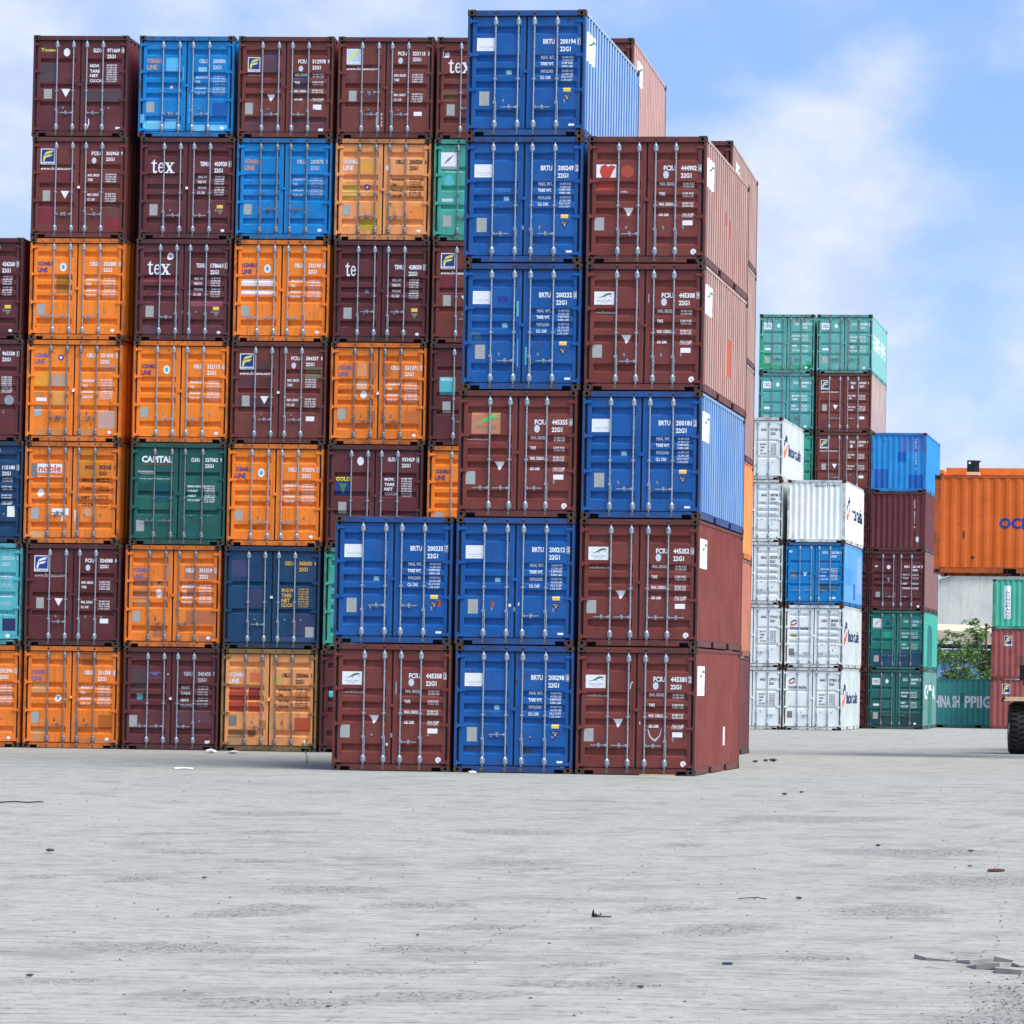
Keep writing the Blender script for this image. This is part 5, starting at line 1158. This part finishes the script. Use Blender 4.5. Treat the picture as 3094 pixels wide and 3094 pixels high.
# rag, bottle, ring, sticks, plastic
b=MB(); rnd=random.Random(4)
for i in range(9):
    x=-.05+i*.022; b.face([(x,-.02,.0),(x+.024,-.025,.004),(x+.022,.03,.01+.03*rnd.random()*(i<4)),(x,.03,.012+.05*rnd.random()*(i<4))])
b.face([(-.07,0,0),(-.03,.01,0),(-.045,.0,.085),(-.06,.01,.07)]); b.face([(-.05,-.01,0),(-.0,.0,0),(-.02,.0,.05)])
rg=link('rag',b.mesh('rag',[BLK]),loc=(-4.61,23.42,gz(-4.61,23.42)+.002)); rg.scale=(.75,.75,.75); tag(rg,'small torn dark rag standing up from the middle of the paving','rag')
b=MB(); b.cyl((-.03,0,.009),(.03,.005,.009),.009,n=10); b.cyl((.03,.005,.009),(.04,.006,.009),.006,n=8)
tag(link('bottle_cap',b.mesh('bottle_cap',[INK['dn']]),loc=(-2.97,19.52,gz(-2.97,19.52)+.0)),'tiny dark blue plastic tube lying at lower right','litter')
b=MB(); pts=[(.08*math.cos(a_),.11*math.sin(a_),.012) for a_ in [R(i*24) for i in range(15)]]; b.tube(pts,.012,6)
tag(link('ring',b.mesh('ring',[worn('rusted_wire',(92,60,50),.8)]),loc=(-1.83,30.14,gz(-1.83,30.14))),'bent rusty metal ring lying near the right edge of the yard','scrap metal')
b=MB(); b.tube([(-.35,0,.01),(-.1,.03,.03),(.1,.0,.02),(.3,-.03,.035),(.34,.0,.03)],.009,6)
tag(link('stick',b.mesh('stick',[BLK]),loc=(-16.43,40.98,gz(-16.4,41)+.01)),'crooked dark stick lying at the far left of the yard','stick')
b=MB(); b.tube([(-.12,0,.008),(-.02,.02,.014),(.05,.0,.02),(.13,-.02,.008)],.004,6)
tag(link('stick',b.mesh('stick',[BLK]),loc=(-3.65,25.37,gz(-3.65,25.37)+.004)),'thin dark twig lying right of the torn rag','stick')
def blob(nm,x,y,sx,sy,sz,mat,label,cat,seed):
    o=link(nm,stone_mesh(seed,.9),loc=(x,y,gz(x,y)+sz*.4)); o.data.materials.append(mat); o.scale=(sx,sy,sz); tag(o,label,cat)
BAG=worn('white_plastic',(232,232,228),.5,0,.12,9,1.)
blob('plastic_bag',-23.5,70.5,.34,.3,.14,BAG,'crumpled white plastic bag left of another, before the second full stack','plastic bag',21)
blob('plastic_bag',-22.89,70.36,.30,.3,.10,BAG,'small white plastic bag right of another, before the third full stack','plastic bag',22)
blob('plastic_sheet',-19.95,58.12,.60,.3,.05,BAG,'flat white plastic sheet lying on the left of the yard','plastic sheet',23)
blob('paper_scrap',-9.93,59.2,.22,.16,.05,BAG,'pale paper scrap on the ground before the right front stack','litter',24)
blob('paper_scrap',-14.2,58.85,.20,.12,.05,BAG,'white paper scrap at the foot of the bottom royal blue container','litter',25)
b=MB(); b.box(-.35,.35,-.05,.05,0,.025); tag(link('plank',b.mesh('plank',[worn('yellow_wood',(214,196,120),.8)]),loc=(-10.45,58.93,0)),'thin yellowish plank under the right front stack corner','plank')
# weed
b=MB(); rnd=random.Random(9)
for i in range(16):
    z=rnd.uniform(.05,.62); a_=rnd.uniform(0,6.28); L=rnd.uniform(.08,.14); p=Vector((.03*math.sin(z*9),0,z)); d=Vector((math.cos(a_),math.sin(a_),.6)); s_=Vector((-math.sin(a_),math.cos(a_),0))*.022
    b.face([p,p+d*L*.5+s_,p+d*L,p+d*L*.5-s_])
wd=link('weed',None,loc=(-17.9,59.7,0)); tag(wd,'thin green weed growing left of the short front stack','plant')
link('leaves',b.mesh('leaves',[LEAF]),wd); b=MB(); b.tube([(0,0,0),(.02,0,.2),(-.01,0,.42),(.02,0,.66)],.008,5); link('stem',b.mesh('stem',[LEAF2]),wd)
# broken pavers, each slab on its own
SL=[(-1.62,20.25,.34,.20,6,10,'leftmost broken paver slab of the heap'),(-1.36,20.12,.30,.22,-4,-6,'second broken paver slab, dipping left'),(-1.10,20.35,.36,.18,9,14,'rear broken paver slab standing proud'),(-1.24,19.78,.32,.24,3,-16,'middle broken paver slab tilted to the camera'),
    (-.96,19.95,.34,.24,-8,9,'broken paver slab touching the picture edge'),(-1.02,19.50,.40,.24,5,4,'front broken paver slab beside the gravel strip'),(-.72,19.75,.40,.25,-5,-8,'outermost right broken paver slab'),(-.78,20.3,.4,.22,6,12,'rearmost right broken paver slab')]
for i,(x,y,a_,c_,t1,t2,lb) in enumerate(SL):
    rnd=random.Random(i+30); n=6; out_=[]
    for j in range(n):
        an=2*math.pi*j/n+rnd.uniform(-.25,.25); out_.append((a_*.5*math.cos(an)*rnd.uniform(.85,1.15),c_*.9*math.sin(an)*rnd.uniform(.85,1.15)))
    b=MB(); b.face([(p[0],p[1],.045) for p in out_]); b.face([(p[0],p[1],0) for p in out_[::-1]])
    for j in range(n): p=out_[j];q=out_[(j+1)%n]; b.face([(p[0],p[1],0),(q[0],q[1],0),(q[0],q[1],.045),(p[0],p[1],.045)])
    o=link('broken_paver',b.mesh('broken_paver',[PAV]),loc=(x,y,gz(x,y)-.012)); o.rotation_euler=(R(t2*.55),R(t1*.6),R(i*17)); o.scale=(.85,.75,.8); tag(o,lb,'paving slab','broken pavers at lower right')
# loose gravel: thousands of chips
def gravel():
    rnd=random.Random(12); b=MB()
    def chip(x,y,s_,m):
        z=gz(x,y); a_=rnd.uniform(0,6.28); h=s_*rnd.uniform(.15,.4)
        q=[(x+s_*.5*math.cos(a_+k*1.571)*rnd.uniform(.7,1.2),y+s_*.5*math.sin(a_+k*1.571)*rnd.uniform(.7,1.2),z) for k in range(4)]
        tp=(x+rnd.uniform(-.2,.2)*s_,y+rnd.uniform(-.2,.2)*s_,z+h); n=len(b.v); b.v+=q+[tp]
        for k in range(4): b.f.append((n+k,n+(k+1)%4,n+4)); b.m.append(m)
    for cx,cy,hx,hy in PATCH:
        if cy>36: continue
        for _ in range(int(min(500,110*(hx*hy*6+.5)))):
            u,v=rnd.gauss(0,.42),rnd.gauss(0,.42); y=cy+v*hy+.35*u*u*hy; x=cx+u*hx
            chip(x,y,rnd.choice((.006,.008,.010,.012,.014,.020)),0 if rnd.random()<.5 else 1)
    for _ in range(1100):
        y=14.5+40*rnd.random()**1.6; x=rnd.uniform(-.47*y-.5,.03*y+.5)*.9-.3
        chip(x,y,rnd.choice((.008,.010,.012,.015,.024))*(1+y/60),0 if rnd.random()<.8 else 1)
    for _ in range(1500):
        chip(-.80+rnd.gauss(0,.22),rnd.uniform(15.2,19.6),rnd.choice((.010,.015,.02,.03)),0 if rnd.random()<.5 else 1)
    me=b.mesh('gravel',[CHIP,STONEL]); o=link('gravel',me); o['kind']='stuff'; o['label']='loose gravel chips scattered over the paving'
gravel()
